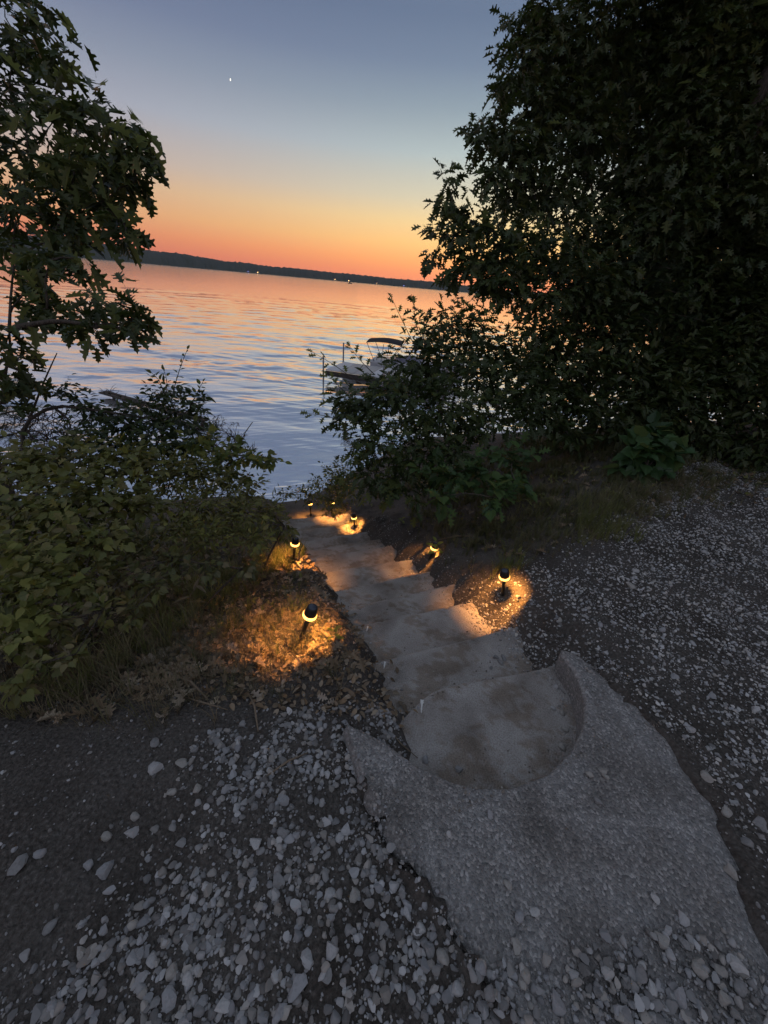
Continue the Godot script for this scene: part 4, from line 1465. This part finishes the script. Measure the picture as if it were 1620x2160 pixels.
func stones():
	var T := [Color(0.30, 0.30, 0.305), Color(0.42, 0.415, 0.41), Color(0.22, 0.215, 0.21), Color(0.34, 0.315, 0.285), Color(0.17, 0.16, 0.15)]
	# heap of crushed stone in the foreground beside the apron
	var near := scatter(42000, -1.1, 1.3, -1.05, 0.55, func(x, z):
		if Geometry2D.is_point_in_polygon(Vector2(x, z), pad_poly):
			return smoothstep(-0.42, -0.16, z + 0.22 * noise.get_noise_2d(x * 2.6, z * 2.6 + 70.0) - 0.10 * absf(x - 0.95)) * 0.9
		var cc := sxz(x, z)
		if cc.x > 1.05 or (cc.x > 0.3 and absf(cc.y - 1.05) < 0.52):
			return 0.0
		var left_edge: float = -0.45 + 0.25 * noise.get_noise_2d(x * 2.0, z * 2.0 + 7.0) - 0.25 * (z + 0.6)
		return smoothstep(left_edge - 0.35, left_edge + 0.12, x) * (1.0 if x < 0.6 else 0.5) * clampf(0.55 + 0.8 * noise.get_noise_2d(x * 3.0 + 3.0, z * 3.0), 0.08, 1.0))
	gravel("crushed_stone", "heaped crushed stone spilling along the apron's inner edge", near, 0.006, 0.037, T)
	var lot := scatter(170000, 0.6, 6.0, -5.0, 0.6, func(x, z):
		if Geometry2D.is_point_in_polygon(Vector2(x, z), pad_poly):
			return 0.0
		var c := sxz(x, z)
		var inside := smoothstep(1.36, 1.56, c.y) * (1.0 - smoothstep(1.35, 2.0, c.x - 0.45 * maxf(0, c.y - 2.4)))
		return inside * clampf(0.6 + 0.7 * noise.get_noise_2d(x * 2.0 + 30.0, z * 2.0), 0.1, 1.0))
	gravel("lot_gravel", "fine grey gravel spread over the lot behind the apron", lot, 0.006, 0.028, [Color(0.42, 0.42, 0.43), Color(0.55, 0.54, 0.52), Color(0.30, 0.295, 0.29), Color(0.46, 0.43, 0.39), Color(0.22, 0.21, 0.20)])
	var dirt := scatter(9000, -2.4, 0.2, -1.6, 0.6, func(x, z): return 0.35)
	gravel("scattered_pebbles", "small pebbles strewn over dark soil in front of the thicket", dirt, 0.005, 0.02, T)
	var side := scatter(15000, -0.6, 1.4, -4.5, -1.1, func(x, z):
		var c := sxz(x, z)
		var e: float = absf(absf(c.y - 1.05) - 0.52)
		return 0.75 * (1.0 - smoothstep(0.08, 0.26, e)) * (1.0 if c.y > 1.0 else 0.5))
	gravel("step_grit", "grit and small pebbles washed along both sides of the steps", side, 0.006, 0.022, T)
	var edge := scatter(26000, -0.3, 1.65, -1.6, 0.6, func(x, z):
		var d: float = rim[clampi(int((z + 1.7) / 0.02), 0, 136) * 101 + clampi(int((x + 0.3) / 0.02), 0, 100)]
		return (1.0 - smoothstep(0.01, 0.11, d)) * clampf(0.5 + noise.get_noise_2d(x * 5.0, z * 5.0), 0.1, 1.0) * (0.0 if Geometry2D.is_point_in_polygon(Vector2(x, z), pad_inner) else 1.0))
	gravel("edge_grit", "loose grit and pebbles lapping over the outer edge of the apron", edge, 0.004, 0.020, T)
	# dirt and crumbs swept against the back of each tread
	var crumbs := []
	for i in range(0, STEP_S.size()):
		for k in 260:
			var back_s: float = STEP_S[i - 1] if i > 0 else 0.45
			var ss: float = back_s + 0.004 + 0.22 * pow(rng.randf(), 3.0)
			var pp := sq(ss, rng.randf_range(0.55, 1.6), 0)
			crumbs.append(Vector3(pp.x, surf(pp.x, pp.z), pp.z))
	gravel("tread_dirt", "dark crumbs of soil and grit lying along the backs of the treads", crumbs, 0.003, 0.014, [Color(0.12, 0.10, 0.08), Color(0.20, 0.17, 0.14), Color(0.30, 0.28, 0.25)])
	# single stones that stand out
	var big := []
	for p in [[330, 1570, 26, "n"], [330, 1622, 30, "n"], [383, 1612, 24, "n"], [362, 1672, 20, "n"], [418, 1668, 24, "n"], [288, 1727, 22, "n"], [228, 1768, 24, "n"], [280, 1760, 26, "n"], [42, 1826, 34, "n"], [88, 1803, 26, "n"], [190, 1828, 26, "n"], [225, 1838, 42, "n"], [110, 1955, 32, "n"], [176, 2014, 26, "n"], [198, 2012, 26, "n"], [112, 2125, 30, "n"], [500, 1570, 18, "n"], [648, 1602, 18, "n"], [598, 1692, 26, "n"], [540, 1778, 28, "n"], [596, 1760, 24, "n"], [588, 1862, 28, "n"], [434, 1874, 22, "n"], [500, 1705, 18, "n"], [440, 1998, 22, "n"], [362, 2055, 36, "n"], [395, 2070, 30, "n"], [320, 2030, 30, "n"], [360, 2110, 36, "n"], [472, 2125, 34, "n"], [590, 2140, 36, "n"], [624, 2085, 44, "n"], [648, 2025, 30, "n"], [698, 2005, 30, "n"], [690, 2060, 26, "n"], [730, 1752, 24, "n"], [695, 1885, 30, "n"], [748, 1890, 26, "n"], [935, 2020, 34, "n"], [885, 1960, 28, "n"], [905, 2005, 28, "n"], [858, 1930, 24, "n"], [1010, 2045, 30, "n"], [1030, 2100, 34, "n"], [1110, 2060, 32, "n"], [1170, 2120, 34, "n"], [960, 2090, 30, "n"], [1440, 1990, 28, "n"], [1395, 1985, 26, "n"], [1410, 2015, 26, "n"], [1470, 2050, 34, "n"], [1350, 2060, 30, "n"], [1375, 2085, 26, "n"], [1555, 2040, 34, "n"], [1560, 2090, 34, "n"], [1520, 2110, 34, "n"], [1430, 2105, 32, "n"], [1540, 1840, 28, "n"], [1575, 1780, 28, "n"], [1600, 1740, 28, "n"], [1490, 1640, 24, "n"], [1530, 1715, 24, "n"],
		[830, 1528, 13, "l"], [813, 1548, 15, "l"], [897, 1606, 20, "l"], [968, 1625, 17, "l"], [1166, 1497, 15, "l"], [1184, 1505, 14, "l"], [1172, 1450, 13, "l"], [1190, 1540, 17, "l"], [1182, 1578, 20, "l"],
		[1270, 1628, 16, "a"], [1242, 1638, 20, "a"], [1275, 1640, 14, "a"], [1260, 1692, 16, "a"], [1032, 1720, 18, "a"], [1070, 1868, 18, "a"], [1095, 1938, 26, "a"], [1128, 1925, 20, "a"], [1380, 1895, 18, "a"], [1435, 1940, 26, "a"], [1405, 1965, 22, "a"], [945, 1763, 16, "a"], [1088, 1995, 24, "a"],
		[1045, 1388, 14, "s"], [1062, 1391, 16, "s"], [1055, 1398, 13, "s"], [1032, 1382, 8, "s"], [1035, 1410, 8, "s"],
		[1130, 1342, 13, "g"], [1115, 1345, 11, "g"], [1265, 1320, 13, "g"], [1485, 1166, 14, "g"], [1293, 1317, 12, "g"], [1330, 1240, 18, "g"], [1395, 1330, 16, "g"], [1340, 1205, 14, "g"], [1240, 1285, 12, "g"], [1180, 1310, 12, "g"], [1460, 1360, 15, "g"], [1530, 1400, 16, "g"], [1560, 1310, 14, "g"], [1420, 1430, 15, "g"], [1500, 1470, 18, "g"], [1275, 1380, 13, "g"], [1350, 1290, 12, "g"], [1590, 1500, 20, "g"], [1455, 1540, 18, "g"], [1180, 1290, 11, "g"]]:
		var q := on_ground(p[0], p[1])
		var depth := seen(q).z
		var size: float = clampf(p[2] * 1.1 * depth / LENS, 0.016, 0.06)
		var tone := rng.randi() % 5
		var o := put("stone", stone_mesh[rng.randi() % stone_mesh.size()], M.stone_tones[tone], self)
		o.transform = stone_at(q, size)
		var look: String = ["mid-grey", "light grey", "dark grey", "tan-grey", "nearly white"][tone]
		var bulk := "large" if size > 0.05 else "small" if size < 0.03 else "fist-sized" if size > 0.042 else "middling"
		var kind: String = p[3]
		if kind == "n":
			kind = "e" if q.x > 1.0 else "b" if q.x > 0.25 else "h" if q.x > -0.35 else "d" if q.z < -0.75 else "f"
		var words: Array = {"e": ["beside the gravel-covered edge of the apron", "stones along the apron"], "b": ["in the stones heaped against the apron", "stones along the apron"], "h": ["in the open crushed stone before the steps", "stones in the crushed stone"], "d": ["on dark soil near the thicket", "stones on the dark soil"], "f": ["on dark soil away from the steps", "stones on the dark soil"], "l": ["in the sunken half-round landing", "stones in the landing"], "a": ["resting on the pebbly concrete apron", "stones on the apron"], "s": ["fallen onto the first step below the landing", "stones on the first step"], "g": ["among the fine gravel of the lot", "stones on the gravel lot"]}[kind]
		tag(o, "%s %s stone %s" % [bulk, look, words[0]], "stone", words[1])

func litter():
	# fallen oak leaves under the thicket and round the leaning lamp
	var spots := scatter(4200, -2.3, 0.35, -3.6, -0.9, func(x, z):
		var c := sxz(x, z)
		return (1.0 - smoothstep(0.42, 0.66, c.y)) * smoothstep(1.1, 1.4, c.x) * clampf(0.45 + noise.get_noise_2d(x * 2.4, z * 2.4 + 50.0), 0.05, 1.0))
	var trs := []
	for p in spots:
		var d := rv() * Vector3(1, 0.25, 1)
		trs.append(Transform3D(leaf_basis(d, (Vector3.UP + rv() * 0.5).normalized(), rng.randf_range(0.045, 0.10)), p + Vector3(0, rng.randf_range(0.008, 0.03), 0)))
	for p in scatter(2600, 0.8, 5.0, -6.0, -1.9, func(x, z): return smoothstep(1.65, 1.9, sxz(x, z).y) * smoothstep(1.5, 2.2, sxz(x, z).x) * 0.5):
		trs.append(Transform3D(leaf_basis(rv() * Vector3(1, 0.25, 1), (Vector3.UP + rv() * 0.5).normalized(), rng.randf_range(0.04, 0.09)), p + Vector3(0, rng.randf_range(0.008, 0.025), 0)))
	var g := many("leaf_litter", leaf_mesh.oak_b, M.dry, trs, DRY, self)
	tag(g, "brown oak leaf litter strewn over the banks beside the steps", "leaf litter")
	var chips := []
	for p in scatter(4000, -1.1, 0.4, -2.6, -1.0, func(x, z): return (1.0 - smoothstep(0.4, 0.72, sxz(x, z).y)) * 0.8):
		chips.append(Transform3D(leaf_basis(rv() * Vector3(1, 0.3, 1), (Vector3.UP + rv() * 0.6).normalized(), rng.randf_range(0.02, 0.045)), p + Vector3(0, rng.randf_range(0.003, 0.015), 0)))
	g = many("leaf_crumbs", leaf_mesh.ovate, M.dry, chips, DRY, self)
	tag(g, "crumbled brown leaf bits around the leaning lamp", "leaf litter")
	for p in [[360, 1505, 0.10], [350, 1380, 0.13], [372, 1425, 0.11], [535, 1360, 0.09], [530, 1465, 0.07], [395, 1330, 0.09], [455, 1250, 0.08], [300, 1400, 0.09], [670, 1475, 0.05], [690, 1490, 0.05], [620, 1225, 0.07], [600, 1215, 0.07], [640, 1230, 0.06]]:
		var q := on_ground(p[0], p[1])
		var o := put("fallen_leaf", leaf_mesh.oak_b, tint_material(Color(0.36, 0.30, 0.24), 0.15), self)
		o.transform = Transform3D(leaf_basis(rv() * Vector3(1, 0.2, 1), (Vector3.UP + rv() * 0.4).normalized(), p[2]), q + Vector3(0, 0.02, 0))
		tag(o, "curled tan oak leaf lying %s" % ("by the lamp in the grass" if p[1] < 1235 else "on dark soil below the thicket" if p[0] < 460 else "near the leaning lamp"), "leaf", "fallen leaves on the soil")
	# dry stalks standing in front of the thicket
	for p in [[205, 1345, 0.30, "tall"], [300, 1290, 0.34, "tallest"], [330, 1255, 0.24, "short"], [210, 1290, 0.22, "bent"], [180, 1405, 0.26, "leaning"], [390, 1290, 0.20, "thin"]]:
		var b0 := on_ground(p[0], p[1])
		var t := thing("dry_stalk", b0, "%s pale dry weed stalk standing in front of the vine thicket" % p[3], "plant", "dry stalks by the thicket")
		var lean := rv() * Vector3(0.12, 0, 0.08)
		var ss := begin()
		tube(ss, [Vector3(0, -0.03, 0), lean * 0.4 + Vector3(0, p[2] * 0.5, 0), lean + Vector3(0, p[2], 0)], [0.004, 0.0035, 0.0015], 5)
		put("stem", done(ss), M.dry_twig, t)
		for k in 4:
			var o := put("leaf", leaf_mesh.lance, tint_material(Color(0.30, 0.25, 0.17), 0.2), t)
			var f := 0.3 + 0.18 * k
			o.transform = Transform3D(leaf_basis(Vector3(cos(k * 2.3), 0.35, sin(k * 2.3)), Vector3.UP, 0.12), lean * f + Vector3(0, p[2] * f, 0))
	# dead stalks and twigs
	for p in [[[440, 1480], [370, 1430], 0.006, "pale straw stalk lying at the edge of the dark soil"], [[545, 1545], [525, 1465], 0.005, "thin dark twig lying on soil in front of the leaning lamp"], [[430, 1425], [300, 1460], 0.004, "dry stalk bundle trailing out of the thicket over the soil"], [[720, 1365], [668, 1330], 0.012, "short stick lying in the lamplit leaf litter"], [[730, 1310], [672, 1288], 0.006, "thin twig propped beside the steps behind the leaning lamp"], [[480, 1500], [380, 1470], 0.004, "dry stalk lying flat on the soil below the straw"], [[880, 1602], [820, 1540], 0.003, "thin dark twig lying in the half-round landing"], [[560, 1640], [650, 1590], 0.004, "dark twig on the soil among the stones"], [[1000, 1133], [925, 1140], 0.008, "pale root curving over the lamplit bank"]]:
		var a := on_ground(p[0][0], p[0][1])
		var b := on_ground(p[1][0], p[1][1])
		var st := begin()
		var mid := a.lerp(b, 0.5)
		mid.y = maxf(mid.y, surf(mid.x, mid.z)) + 0.02
		tube(st, [Vector3.ZERO, mid - a + rv() * 0.015 * Vector3(1, 0, 1), b - a], [p[2] * 0.6, p[2], p[2] * 0.4], 6)
		var o := put("twig", done(st), M.dry_twig, self)
		o.position = a + Vector3(0, p[2], 0)
		tag(o, p[3], "twig")
